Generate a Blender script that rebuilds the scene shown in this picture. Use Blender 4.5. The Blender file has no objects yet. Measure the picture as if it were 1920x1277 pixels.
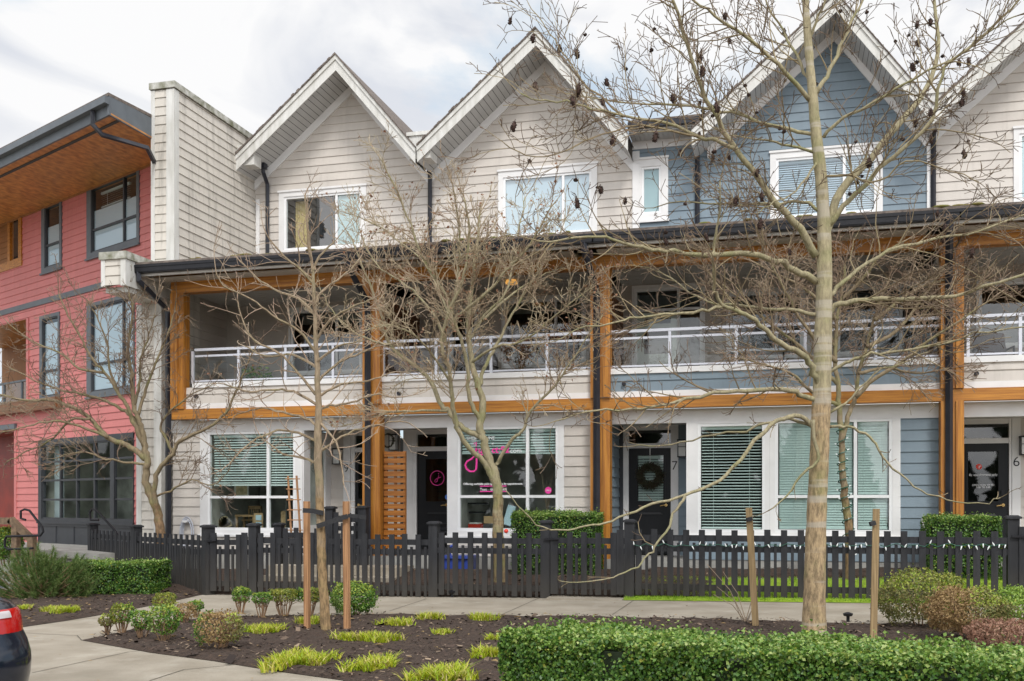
import bpy, bmesh, math, random
import numpy as np
from mathutils import Vector, Matrix, noise

S = bpy.context.scene
C = S.collection
R = math.radians
# ------------------------------------------------------------------ camera
CAM = Vector((0.0, -18.0, 1.42))
F, HOR = 1925.0, 945.0
YAW = math.atan(510 / 1925)
FWD = Vector((-math.sin(YAW), math.cos(YAW), 0))
RGT = Vector((math.cos(YAW), math.sin(YAW), 0))
UP = Vector((0, 0, 1))
cd = bpy.data.cameras.new("camera")
cam = bpy.data.objects.new("camera", cd)
C.objects.link(cam)
cam.location = CAM
cam.rotation_euler = (R(90), 0, YAW)
cd.sensor_width = 36
cd.lens = 36 * F / 1920
cd.shift_y = (HOR - 638.5) / 1920
cd.clip_start, cd.clip_end = 0.1, 2000
S.camera = cam
# ------------------------------------------------------------------ light
S.view_settings.view_transform = 'Standard'
S.view_settings.look = 'None'
S.view_settings.exposure = 0.42
S.view_settings.gamma = 1
SUN_EL, SUN_AZ = R(48), R(152)          # azimuth clockwise from +Y
sd = Vector((math.sin(SUN_AZ) * math.cos(SUN_EL), math.cos(SUN_AZ) * math.cos(SUN_EL), math.sin(SUN_EL)))
sl = bpy.data.lights.new("sun", 'SUN')
sl.energy = 1.5
sl.angle = R(13)
sl.color = (1, 0.965, 0.92)
so = bpy.data.objects.new("sun", sl)
C.objects.link(so)
so.rotation_euler = sd.to_track_quat('Z', 'Y').to_euler()

W = bpy.data.worlds.new("World")
S.world = W
W.use_nodes = True
nt = W.node_tree
N, L = nt.nodes, nt.links
bg = N["Background"]
bg.inputs[1].default_value = 0.1
sky = N.new("ShaderNodeTexSky")
sky.sky_type = 'NISHITA'
sky.sun_disc = False
sky.sun_elevation = SUN_EL
sky.sun_rotation = SUN_AZ
tc = N.new("ShaderNodeTexCoord")
mp = N.new("ShaderNodeMapping")
mp.inputs['Scale'].default_value = (1, 1, 1.9)
mp.inputs['Location'].default_value = (0.45, 0.2, 0.1)
L.new(tc.outputs['Generated'], mp.inputs[0])
nz = N.new("ShaderNodeTexNoise")
nz.inputs['Scale'].default_value = 2.4
nz.inputs['Detail'].default_value = 7
nz.inputs['Roughness'].default_value = 0.55
nz.inputs['Distortion'].default_value = 0.5
L.new(mp.outputs[0], nz.inputs['Vector'])
rp = N.new("ShaderNodeValToRGB")
rp.color_ramp.elements[0].position = 0.40
rp.color_ramp.elements[0].color = (0, 0, 0, 1)
rp.color_ramp.elements[1].position = 0.52
rp.color_ramp.elements[1].color = (1, 1, 1, 1)
L.new(nz.outputs['Fac'], rp.inputs[0])
nz2 = N.new("ShaderNodeTexNoise")
nz2.inputs['Scale'].default_value = 5.2
nz2.inputs['Detail'].default_value = 8
nz2.inputs['Distortion'].default_value = 0.8
L.new(mp.outputs[0], nz2.inputs['Vector'])
rc = N.new("ShaderNodeValToRGB")
rc.color_ramp.elements[0].position = 0.36
rc.color_ramp.elements[0].color = (0.545, 0.565, 0.61, 1)
rc.color_ramp.elements[1].position = 0.53
rc.color_ramp.elements[1].color = (0.715, 0.715, 0.72, 1)
L.new(nz2.outputs['Fac'], rc.inputs[0])
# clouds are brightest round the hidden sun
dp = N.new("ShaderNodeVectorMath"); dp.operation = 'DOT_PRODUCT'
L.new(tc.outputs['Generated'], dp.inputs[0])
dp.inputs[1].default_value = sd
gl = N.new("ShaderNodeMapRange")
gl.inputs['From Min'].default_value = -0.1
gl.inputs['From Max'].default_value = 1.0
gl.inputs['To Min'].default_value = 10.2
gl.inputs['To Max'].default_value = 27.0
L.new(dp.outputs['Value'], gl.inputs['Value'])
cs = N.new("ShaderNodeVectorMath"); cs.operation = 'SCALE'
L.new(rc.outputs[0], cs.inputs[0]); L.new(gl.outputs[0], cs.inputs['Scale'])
bl = N.new("ShaderNodeMix"); bl.data_type = 'RGBA'      # thin blue gaps between the clouds
bl.inputs[0].default_value = 0.72
bl.inputs[7].default_value = (5.4, 6.4, 7.2, 1)
L.new(sky.outputs[0], bl.inputs[6])
mx = N.new("ShaderNodeMix"); mx.data_type = 'RGBA'
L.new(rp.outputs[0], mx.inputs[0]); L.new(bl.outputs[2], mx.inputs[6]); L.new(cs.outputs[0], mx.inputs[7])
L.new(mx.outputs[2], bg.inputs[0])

# ------------------------------------------------------------------ geometry helpers
def gz(x):
    return 0.014 * x
def ray(px, py):
    return FWD * F + RGT * (px - 960) + UP * (HOR - py)
def atD(px, py, D):
    return CAM + ray(px, py) * (D / F)
def onG(px, py, dz=0.0):
    d = ray(px, py)
    t = (dz - CAM.z) / (d.z - 0.014 * d.x)
    return CAM + d * t
def depth(p):
    return (Vector(p) - CAM).dot(FWD)

class Frame:
    """wall frame: u to the right along the wall, n out of it, z up"""
    def __init__(s, o, U):
        s.o = Vector((o[0], o[1], 0)); s.U = Vector((U[0], U[1], 0)).normalized(); s.N = s.U.cross(UP)
    def pt(s, u, n, z):
        return s.o + s.U * u + s.N * n + UP * z
    def p(s, px, py, n=0.0):
        d = ray(px, py)
        t = (s.o + s.N * n - CAM).dot(s.N) / d.dot(s.N)
        q = CAM + d * t
        return (q - s.o).dot(s.U), q.z
def MF(Y):
    return Frame((0, Y), (1, 0))

ORIG = {}
class MB:
    def __init__(s):
        s.v = []; s.f = []; s.smooth = False
    def quad(s, *pts):
        i = len(s.v); s.v += [tuple(p) for p in pts]; s.f.append(tuple(range(i, i + len(pts))))
        return s
    def hexa(s, p):
        i = len(s.v); s.v += [tuple(q) for q in p]
        for a in ((0, 3, 2, 1), (4, 5, 6, 7), (0, 1, 5, 4), (1, 2, 6, 5), (2, 3, 7, 6), (3, 0, 4, 7)):
            s.f.append(tuple(i + k for k in a))
        return s
    def box(s, fr, u0, u1, n0, n1, z0, z1):
        P = fr.pt
        return s.hexa([P(u0, n1, z0), P(u1, n1, z0), P(u1, n0, z0), P(u0, n0, z0), P(u0, n1, z1), P(u1, n1, z1), P(u1, n0, z1), P(u0, n0, z1)])
    def bar(s, a, b, w, h, up=UP):
        a = Vector(a); b = Vector(b); d = (b - a).normalized()
        x = d.cross(up)
        if x.length < 1e-4: x = d.cross(Vector((0, 1, 0)))
        x.normalize(); y = x.cross(d)
        x = x * (w / 2); y = y * (h / 2)
        return s.hexa([a - x - y, a + x - y, a + x + y, a - x + y, b - x - y, b + x - y, b + x + y, b - x + y])
    def tube(s, pts, rad, n=6, cap=True):
        pts = [Vector(p) for p in pts]
        if not hasattr(rad, '__len__'): rad = [rad] * len(pts)
        i0 = len(s.v); m = len(pts)
        d = (pts[1] - pts[0]).normalized()
        x = d.cross(UP)
        if x.length < 1e-3: x = d.cross(Vector((1, 0, 0)))
        x.normalize()
        for k in range(m):
            if k == 0: d = pts[1] - pts[0]
            elif k == m - 1: d = pts[k] - pts[k - 1]
            else: d = pts[k + 1] - pts[k - 1]
            if d.length < 1e-9: d = Vector((0, 0, 1))
            d.normalize()
            x = x - d * x.dot(d)
            if x.length < 1e-6: x = d.orthogonal()
            x.normalize(); y = d.cross(x)
            for j in range(n):
                a = 2 * math.pi * j / n
                q = pts[k] + (x * math.cos(a) + y * math.sin(a)) * rad[k]
                s.v.append((q.x, q.y, q.z))
        for k in range(m - 1):
            for j in range(n):
                a = i0 + k * n + j; b = i0 + k * n + (j + 1) % n
                s.f.append((a, b, b + n, a + n))
        if cap:
            s.f.append(tuple(i0 + j for j in reversed(range(n)))); s.f.append(tuple(i0 + (m - 1) * n + j for j in range(n)))
        return s
    def ball(s, c, rx, ry, rz, nu=12, nv=8):
        i0 = len(s.v); c = Vector(c)
        for a in range(nv + 1):
            th = math.pi * a / nv
            for b in range(nu):
                ph = 2 * math.pi * b / nu
                s.v.append((c.x + rx * math.sin(th) * math.cos(ph), c.y + ry * math.sin(th) * math.sin(ph), c.z + rz * math.cos(th)))
        for a in range(nv):
            for b in range(nu):
                p = i0 + a * nu + b; q = i0 + a * nu + (b + 1) % nu
                s.f.append((p, p + nu, q + nu, q))
        return s
    def build(s, name, mat, parent=None, origin=None, smooth=False):
        me = bpy.data.meshes.new(name)
        o0 = Vector(ORIG[parent.name]) if parent is not None else Vector(origin or (0, 0, 0))
        v = np.array(s.v, dtype=np.float64).reshape(-1, 3) - np.array(o0)
        me.from_pydata(v.tolist(), [], s.f)
        me.update()
        if smooth:
            me.polygons.foreach_set('use_smooth', [True] * len(me.polygons))
        ob = bpy.data.objects.new(name, me)
        C.objects.link(ob)
        if mat: me.materials.append(M[mat] if isinstance(mat, str) else mat)
        if parent is not None:
            ob.parent = parent
            ORIG[ob.name] = tuple(o0)
        else:
            ob.location = o0
            ORIG[ob.name] = tuple(o0)
        return ob
def np_mesh(name, V, Fq, mat, parent=None, origin=None, smooth=False):
    """fast builder: V (n,3), Fq (m,k) one face size"""
    me = bpy.data.meshes.new(name)
    o0 = np.array(ORIG[parent.name]) if parent is not None else np.array(origin or (0, 0, 0))
    V = np.asarray(V, dtype=np.float64) - o0
    m, k = Fq.shape
    me.vertices.add(len(V)); me.vertices.foreach_set('co', V.ravel())
    me.loops.add(m * k); me.loops.foreach_set('vertex_index', Fq.ravel().astype(np.int32))
    me.polygons.add(m); me.polygons.foreach_set('loop_start', np.arange(0, m * k, k, dtype=np.int32))
    me.polygons.foreach_set('loop_total', np.full(m, k, dtype=np.int32))
    if smooth: me.polygons.foreach_set('use_smooth', np.ones(m, dtype=bool))
    me.update(calc_edges=True)
    ob = bpy.data.objects.new(name, me)
    C.objects.link(ob)
    me.materials.append(M[mat])
    if parent is not None: ob.parent = parent
    else: ob.location = o0
    ORIG[ob.name] = tuple(o0)
    return ob
def tag(o, label=None, cat=None, group=None, kind=None):
    if label: o['label'] = label
    if cat: o['category'] = cat
    if group: o['group'] = group
    if kind: o['kind'] = kind
    return o
def thing(name, loc, label, cat, group=None):
    o = bpy.data.objects.new(name, None)
    o.empty_display_size = 0.1
    C.objects.link(o); o.location = loc
    ORIG[o.name] = tuple(loc)
    return tag(o, label, cat, group)
def text(body, size, fr, u, z, n, mat, parent, name='lettering', align='LEFT', ext=0.003, off=0.0):
    cu = bpy.data.curves.new(name, 'FONT')
    cu.body = body; cu.size = size; cu.align_x = align; cu.extrude = ext; cu.offset = off
    t = bpy.data.objects.new(name, cu)
    C.objects.link(t)
    me = bpy.data.meshes.new_from_object(t)
    bpy.data.objects.remove(t)
    o0 = Vector(ORIG[parent.name])
    for v in me.vertices:
        v.co = fr.pt(u + v.co.x, n + v.co.z, z + v.co.y) - o0
    me.materials.clear(); me.materials.append(M[mat])
    ob = bpy.data.objects.new(name, me)
    C.objects.link(ob); ob.parent = parent
    ORIG[ob.name] = tuple(o0)
    return ob

# ------------------------------------------------------------------ materials
M = {}
def mat(name, col, rough=0.6, metal=0.0, var=0.0, scale=8.0, stretch=(1, 1, 1), bump=0.0, bscale=60, island=0.0, col2=None, spec=0.5, detail=5, emis=None):
    m = bpy.data.materials.new(name); m.use_nodes = True
    n, l = m.node_tree.nodes, m.node_tree.links
    b = n["Principled BSDF"]
    b.inputs['Roughness'].default_value = rough
    b.inputs['Metallic'].default_value = metal
    b.inputs['Specular IOR Level'].default_value = spec
    col = tuple(col) + (1,)
    t = n.new("ShaderNodeTexCoord")
    out = None
    if var or col2:
        mpn = n.new("ShaderNodeMapping"); mpn.inputs['Scale'].default_value = stretch
        l.new(t.outputs['Object'], mpn.inputs[0])
        z = n.new("ShaderNodeTexNoise"); z.inputs['Scale'].default_value = scale; z.inputs['Detail'].default_value = detail
        l.new(mpn.outputs[0], z.inputs['Vector'])
        r = n.new("ShaderNodeValToRGB")
        r.color_ramp.elements[0].position = 0.32; r.color_ramp.elements[1].position = 0.68
        if col2:
            r.color_ramp.elements[0].color = col; r.color_ramp.elements[1].color = tuple(col2) + (1,)
        else:
            r.color_ramp.elements[0].color = tuple(c * (1 - var) for c in col[:3]) + (1,)
            r.color_ramp.elements[1].color = tuple(min(1, c * (1 + var)) for c in col[:3]) + (1,)
        l.new(z.outputs['Fac'], r.inputs[0]); out = r.outputs[0]
    if island:
        g = n.new("ShaderNodeNewGeometry")
        mr = n.new("ShaderNodeMapRange"); mr.inputs['To Min'].default_value = 1 - island; mr.inputs['To Max'].default_value = 1 + island
        l.new(g.outputs['Random Per Island'], mr.inputs['Value'])
        vm = n.new("ShaderNodeVectorMath"); vm.operation = 'SCALE'
        if out: l.new(out, vm.inputs[0])
        else: vm.inputs[0].default_value = col[:3]
        l.new(mr.outputs[0], vm.inputs['Scale']); out = vm.outputs[0]
    if out: l.new(out, b.inputs['Base Color'])
    else: b.inputs['Base Color'].default_value = col
    if bump:
        z2 = n.new("ShaderNodeTexNoise"); z2.inputs['Scale'].default_value = bscale; z2.inputs['Detail'].default_value = 6
        l.new(t.outputs['Object'], z2.inputs['Vector'])
        bp = n.new("ShaderNodeBump"); bp.inputs['Strength'].default_value = bump; bp.inputs['Distance'].default_value = 0.02
        l.new(z2.outputs['Fac'], bp.inputs['Height']); l.new(bp.outputs[0], b.inputs['Normal'])
    if emis:
        b.inputs['Emission Color'].default_value = tuple(emis[:3]) + (1,); b.inputs['Emission Strength'].default_value = emis[3]
    M[name] = m
    return m
def leafmat(name, cols, rough=0.5, trans=0.25):
    """leaf colour differs from leaf to leaf"""
    m = bpy.data.materials.new(name); m.use_nodes = True
    n, l = m.node_tree.nodes, m.node_tree.links
    b = n["Principled BSDF"]; b.inputs['Roughness'].default_value = rough
    g = n.new("ShaderNodeNewGeometry"); r = n.new("ShaderNodeValToRGB")
    while len(r.color_ramp.elements) < len(cols): r.color_ramp.elements.new(0.5)
    for i, c in enumerate(cols):
        r.color_ramp.elements[i].position = i / max(1, len(cols) - 1); r.color_ramp.elements[i].color = tuple(c) + (1,)
    l.new(g.outputs['Random Per Island'], r.inputs[0]); l.new(r.outputs[0], b.inputs['Base Color'])
    tr = n.new("ShaderNodeBsdfTranslucent"); l.new(r.outputs[0], tr.inputs[0])
    ms = n.new("ShaderNodeMixShader"); ms.inputs[0].default_value = trans
    l.new(b.outputs[0], ms.inputs[1]); l.new(tr.outputs[0], ms.inputs[2]); l.new(ms.outputs[0], n["Material Output"].inputs[0])
    M[name] = m
def glassmat(name, tint, f0=0.08):
    """thin pane: clear, with a mirror share that rises towards grazing angles, alike from both sides"""
    m = bpy.data.materials.new(name); m.use_nodes = True
    n, l = m.node_tree.nodes, m.node_tree.links
    n.remove(n["Principled BSDF"])
    t = n.new("ShaderNodeBsdfTransparent"); t.inputs[0].default_value = tuple(tint) + (1,)
    g = n.new("ShaderNodeBsdfGlossy"); g.inputs['Roughness'].default_value = 0.02
    ge = n.new("ShaderNodeNewGeometry"); d = n.new("ShaderNodeVectorMath"); d.operation = 'DOT_PRODUCT'
    l.new(ge.outputs['Incoming'], d.inputs[0]); l.new(ge.outputs['Normal'], d.inputs[1])
    def mth(op, x, y=None):
        q = n.new("ShaderNodeMath"); q.operation = op
        for k, w in enumerate((x, y)):
            if w is None: continue
            if isinstance(w, (int, float)): q.inputs[k].default_value = w
            else: l.new(w, q.inputs[k])
        return q.outputs[0]
    f = mth('ADD', mth('MULTIPLY', mth('POWER', mth('SUBTRACT', 1.0, mth('ABSOLUTE', d.outputs['Value'])), 5.0), 1 - f0), f0)
    ms = n.new("ShaderNodeMixShader")
    l.new(f, ms.inputs[0]); l.new(t.outputs[0], ms.inputs[1]); l.new(g.outputs[0], ms.inputs[2])
    l.new(ms.outputs[0], n["Material Output"].inputs[0])
    M[name] = m
def sidingmat(name, col, grime=(0.25, 0.23, 0.2), amt=0.25):
    """painted lap siding: board to board difference, rain streaks and dust"""
    m = mat(name, col, rough=0.62, var=0.05, scale=2.0, stretch=(1, 1, 0.6), island=0.045, bump=0.08, bscale=90)
    n, l = m.node_tree.nodes, m.node_tree.links
    b = n["Principled BSDF"]; src = b.inputs['Base Color'].links[0].from_socket
    t = n.new("ShaderNodeTexCoord"); mpn = n.new("ShaderNodeMapping"); mpn.inputs['Scale'].default_value = (5, 5, 0.45)
    l.new(t.outputs['Object'], mpn.inputs[0])
    z = n.new("ShaderNodeTexNoise"); z.inputs['Scale'].default_value = 1.6; z.inputs['Detail'].default_value = 8; z.inputs['Roughness'].default_value = 0.7
    l.new(mpn.outputs[0], z.inputs['Vector'])
    mr = n.new("ShaderNodeMapRange"); mr.inputs['From Min'].default_value = 0.5; mr.inputs['From Max'].default_value = 0.8
    mr.inputs['To Max'].default_value = amt
    l.new(z.outputs['Fac'], mr.inputs['Value'])
    mxn = n.new("ShaderNodeMix"); mxn.data_type = 'RGBA'
    l.new(mr.outputs[0], mxn.inputs[0]); l.new(src, mxn.inputs[6]); mxn.inputs[7].default_value = tuple(grime) + (1,)
    l.new(mxn.outputs[2], b.inputs['Base Color'])
BEIGE = (0.57, 0.525, 0.475)
sidingmat('siding_beige', BEIGE)
sidingmat('siding_dirty', (0.56, 0.52, 0.46), (0.10, 0.09, 0.07), 0.75)
sidingmat('siding_blue', (0.185, 0.24, 0.282), (0.12, 0.15, 0.17), 0.3)
sidingmat('siding_red', (0.57, 0.19, 0.18), (0.3, 0.1, 0.09), 0.35)
sidingmat('siding_brown', (0.30, 0.13, 0.04), (0.1, 0.05, 0.02), 0.4)
mat('white_trim', (0.74, 0.73, 0.72), 0.5, var=0.05, scale=3, bump=0.04)
mat('weathered_white', (0.66, 0.65, 0.62), 0.6, col2=(0.50, 0.49, 0.45), scale=3, stretch=(3, 3, 0.6), detail=9)
mat('mossy_cap', (0.55, 0.54, 0.50), 0.8, col2=(0.16, 0.16, 0.10), scale=6, detail=10)
mat('soffit', (0.50, 0.50, 0.49), 0.6, var=0.06, scale=3)
mat('dark_gap', (0.06, 0.06, 0.06), 0.9)
mat('vinyl', (0.80, 0.80, 0.80), 0.35)
mat('charcoal', (0.036, 0.039, 0.045), 0.45, var=0.12, scale=5)
mat('slate_trim', (0.11, 0.125, 0.14), 0.5, var=0.1, scale=4)
mat('black_metal', (0.013, 0.013, 0.016), 0.45, var=0.2, scale=10, spec=0.3)
mat('downspout', (0.020, 0.021, 0.028), 0.42, var=0.2, scale=6, spec=0.35)
def woodmat(name, a, b, stretch, rough=0.45):
    m = mat(name, a, rough, col2=tuple(q * .72 for q in b), scale=4, stretch=stretch, detail=9, bump=0.12, bscale=40)
woodmat('wood_h', (0.54, 0.230, 0.030), (0.41, 0.145, 0.018), (0.35, 6, 9))
woodmat('wood_v', (0.52, 0.220, 0.030), (0.39, 0.135, 0.018), (7, 7, 0.3))
woodmat('wood_slat', (0.44, 0.165, 0.022), (0.34, 0.11, 0.015), (0.4, 5, 8))
woodmat('wood_dark', (0.22, 0.09, 0.03), (0.13, 0.05, 0.018), (0.6, 0.6, 9))
woodmat('wood_soffit', (0.60, 0.27, 0.07), (0.42, 0.16, 0.038), (2.5, 1.2, 1))
woodmat('grey_timber', (0.24, 0.165, 0.10), (0.15, 0.10, 0.065), (3, 3, 3), 0.8)
woodmat('stake_new', (0.50, 0.27, 0.13), (0.36, 0.18, 0.08), (14, 14, 0.6), 0.8)
woodmat('stake_old', (0.40, 0.28, 0.14), (0.28, 0.19, 0.09), (14, 14, 0.6), 0.8)
woodmat('table_wood', (0.42, 0.27, 0.13), (0.3, 0.18, 0.08), (3, 3, 3), 0.5)
mat('fence_paint', (0.017, 0.0175, 0.020), 0.7, spec=0.3, col2=(0.032, 0.033, 0.037), scale=4, stretch=(3, 3, 0.5), detail=8, bump=0.1)
# pickets get dusty and algae stained near the soil
def fencemat():
    m = M['fence_paint']; n, l = m.node_tree.nodes, m.node_tree.links
    b = n["Principled BSDF"]; src = b.inputs['Base Color'].links[0].from_socket
    g = n.new("ShaderNodeNewGeometry"); sp = n.new("ShaderNodeSeparateXYZ"); l.new(g.outputs['Position'], sp.inputs[0])
    z = n.new("ShaderNodeTexNoise"); z.inputs['Scale'].default_value = 3; z.inputs['Detail'].default_value = 6
    l.new(g.outputs['Position'], z.inputs['Vector'])
    a = n.new("ShaderNodeMath"); a.operation = 'MULTIPLY_ADD'; l.new(z.outputs['Fac'], a.inputs[0]); a.inputs[1].default_value = -0.7; l.new(sp.outputs['Z'], a.inputs[2])
    mr = n.new("ShaderNodeMapRange"); mr.inputs['From Min'].default_value = -0.4; mr.inputs['From Max'].default_value = 0.3
    mr.inputs['To Min'].default_value = 0.6; mr.inputs['To Max'].default_value = 0
    l.new(a.outputs[0], mr.inputs['Value'])
    mxn = n.new("ShaderNodeMix"); mxn.data_type = 'RGBA'; l.new(mr.outputs[0], mxn.inputs[0]); l.new(src, mxn.inputs[6])
    mxn.inputs[7].default_value = (0.06, 0.052, 0.04, 1); l.new(mxn.outputs[2], b.inputs['Base Color'])
fencemat()
mat('shingle', (0.19, 0.155, 0.13), 0.9, col2=(0.10, 0.08, 0.07), scale=14, detail=10, bump=0.6, bscale=30)
mat('moss', (0.10, 0.12, 0.02), 0.95, col2=(0.16, 0.09, 0.03), scale=10)
mat('concrete', (0.36, 0.315, 0.25), 0.85, col2=(0.265, 0.225, 0.17), scale=1.9, detail=12, bump=0.25, bscale=70)
def stain(name, col, sc, lo, hi, amt):
    m = M[name]; n, l = m.node_tree.nodes, m.node_tree.links
    b = n["Principled BSDF"]; src = b.inputs['Base Color'].links[0].from_socket
    g = n.new("ShaderNodeNewGeometry"); z = n.new("ShaderNodeTexNoise"); z.inputs['Scale'].default_value = sc; z.inputs['Detail'].default_value = 9; z.inputs['Roughness'].default_value = .65
    l.new(g.outputs['Position'], z.inputs['Vector'])
    mr = n.new("ShaderNodeMapRange"); mr.inputs['From Min'].default_value = lo; mr.inputs['From Max'].default_value = hi; mr.inputs['To Max'].default_value = amt; l.new(z.outputs['Fac'], mr.inputs['Value'])
    x = n.new("ShaderNodeMix"); x.data_type = 'RGBA'; l.new(mr.outputs[0], x.inputs[0]); l.new(src, x.inputs[6]); x.inputs[7].default_value = tuple(col) + (1,); l.new(x.outputs[2], b.inputs['Base Color'])
stain('concrete', (0.20, 0.17, 0.125), 0.55, .50, .72, .65)
stain('concrete', (0.17, 0.15, 0.115), 38, .60, .72, .5)
stain('concrete', (0.50, 0.46, 0.39), 2.6, .56, .75, .5)
mat('concrete_step', (0.36, 0.35, 0.32), 0.85, col2=(0.24, 0.23, 0.21), scale=3, detail=10, bump=0.25)
mat('joint', (0.11, 0.095, 0.07), 0.95)
mat('soil', (0.026, 0.015, 0.0095), 0.95, col2=(0.070, 0.042, 0.027), scale=30, detail=12, bump=1.0, bscale=55)
leafmat('mulch_chips', [(0.020, 0.012, 0.009), (0.04, 0.024, 0.017), (0.06, 0.037, 0.027), (0.07, 0.045, 0.032), (0.30, 0.22, 0.15)], 0.9, 0.0)
mat('lawn', (0.20, 0.32, 0.02), 0.9, col2=(0.30, 0.42, 0.02), scale=8, detail=10, bump=1.0, bscale=90)
mat('far_ground', (0.10, 0.10, 0.08), 0.9, var=0.2, scale=0.5)
mat('door_black', (0.009, 0.010, 0.012), 0.45, spec=0.3)
mat('door_white', (0.62, 0.61, 0.58), 0.45)
mat('red_door', (0.22, 0.018, 0.008), 0.45, var=0.2, scale=3)
mat('brass', (0.75, 0.52, 0.22), 0.25, 1.0)
mat('room', (0.06, 0.06, 0.054), 0.9, var=0.5, scale=1.2)
mat('room_light', (0.40, 0.39, 0.36), 0.9, var=0.6, scale=1.3)
mat('blind', (0.62, 0.69, 0.67), 0.5)
mat('shade_white', (0.55, 0.60, 0.64), 0.7)
mat('shade_green', (0.46, 0.545, 0.53), 0.7, var=0.05, scale=2)
mat('curtain', (0.60, 0.42, 0.16), 0.8)
mat('aluminium', (0.62, 0.63, 0.68), 0.35, 0.35)
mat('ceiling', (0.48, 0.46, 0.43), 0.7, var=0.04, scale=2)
mat('shaded_wall', (0.43, 0.385, 0.34), 0.7, var=0.06, scale=2)  # beige siding darkened: the balcony shade is put into its colour
mat('pink', (0.85, 0.05, 0.35), 0.5)
mat('white_vinyl_letter', (0.85, 0.85, 0.85), 0.5)
mat('blue_sticker', (0.06, 0.2, 0.65), 0.4)
mat('red_glass', (0.65, 0.05, 0.03), 0.2)
mat('bin_blue', (0.03, 0.06, 0.30), 0.4)
mat('strap', (0.02, 0.02, 0.022), 0.7, bump=0.3)
mat('hose', (0.50, 0.52, 0.58), 0.4)
mat('straw', (0.62, 0.50, 0.30), 0.9, var=0.2, scale=20)
mat('paper', (0.78, 0.77, 0.72), 0.8)
mat('paper_blue', (0.5, 0.66, 0.75), 0.8)
mat('gold_frame', (0.45, 0.36, 0.20), 0.5)
mat('tan', (0.45, 0.30, 0.16), 0.8)
mat('grey_fabric', (0.16, 0.15, 0.16), 0.9, bump=0.3)
mat('plant_pot', (0.10, 0.10, 0.11), 0.6)
mat('green_wire', (0.02, 0.09, 0.06), 0.5)
mat('bulb', (0.85, 0.88, 0.88), 0.2)
mat('lantern_glass', (0.75, 0.75, 0.72), 0.3)
mat('amber_lamp', (0.8, 0.45, 0.1), 0.4, emis=(1.0, 0.5, 0.12, 0.5))
mat('warm_bulb', (0.9, 0.6, 0.3), 0.4, emis=(1.0, 0.55, 0.2, 3.0))
mat('car_paint', (0.012, 0.017, 0.03), 0.12, 0.3, spec=0.8)
mat('car_glass', (0.01, 0.012, 0.014), 0.05, spec=0.9)
mat('tail_red', (0.42, 0.004, 0.003), 0.12, spec=0.8)
mat('tail_clear', (0.6, 0.55, 0.55), 0.15, 0.3)
mat('rubber', (0.015, 0.015, 0.015), 0.8)
mat('wheel_rim', (0.5, 0.5, 0.52), 0.3, 0.9)
glassmat('glass', (0.90, 0.97, 0.945), .10)
glassmat('glass_sky', (0.88, 0.96, 0.985), .16)
glassmat('glass_rail', (0.93, 0.97, 0.955), .06)
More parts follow.
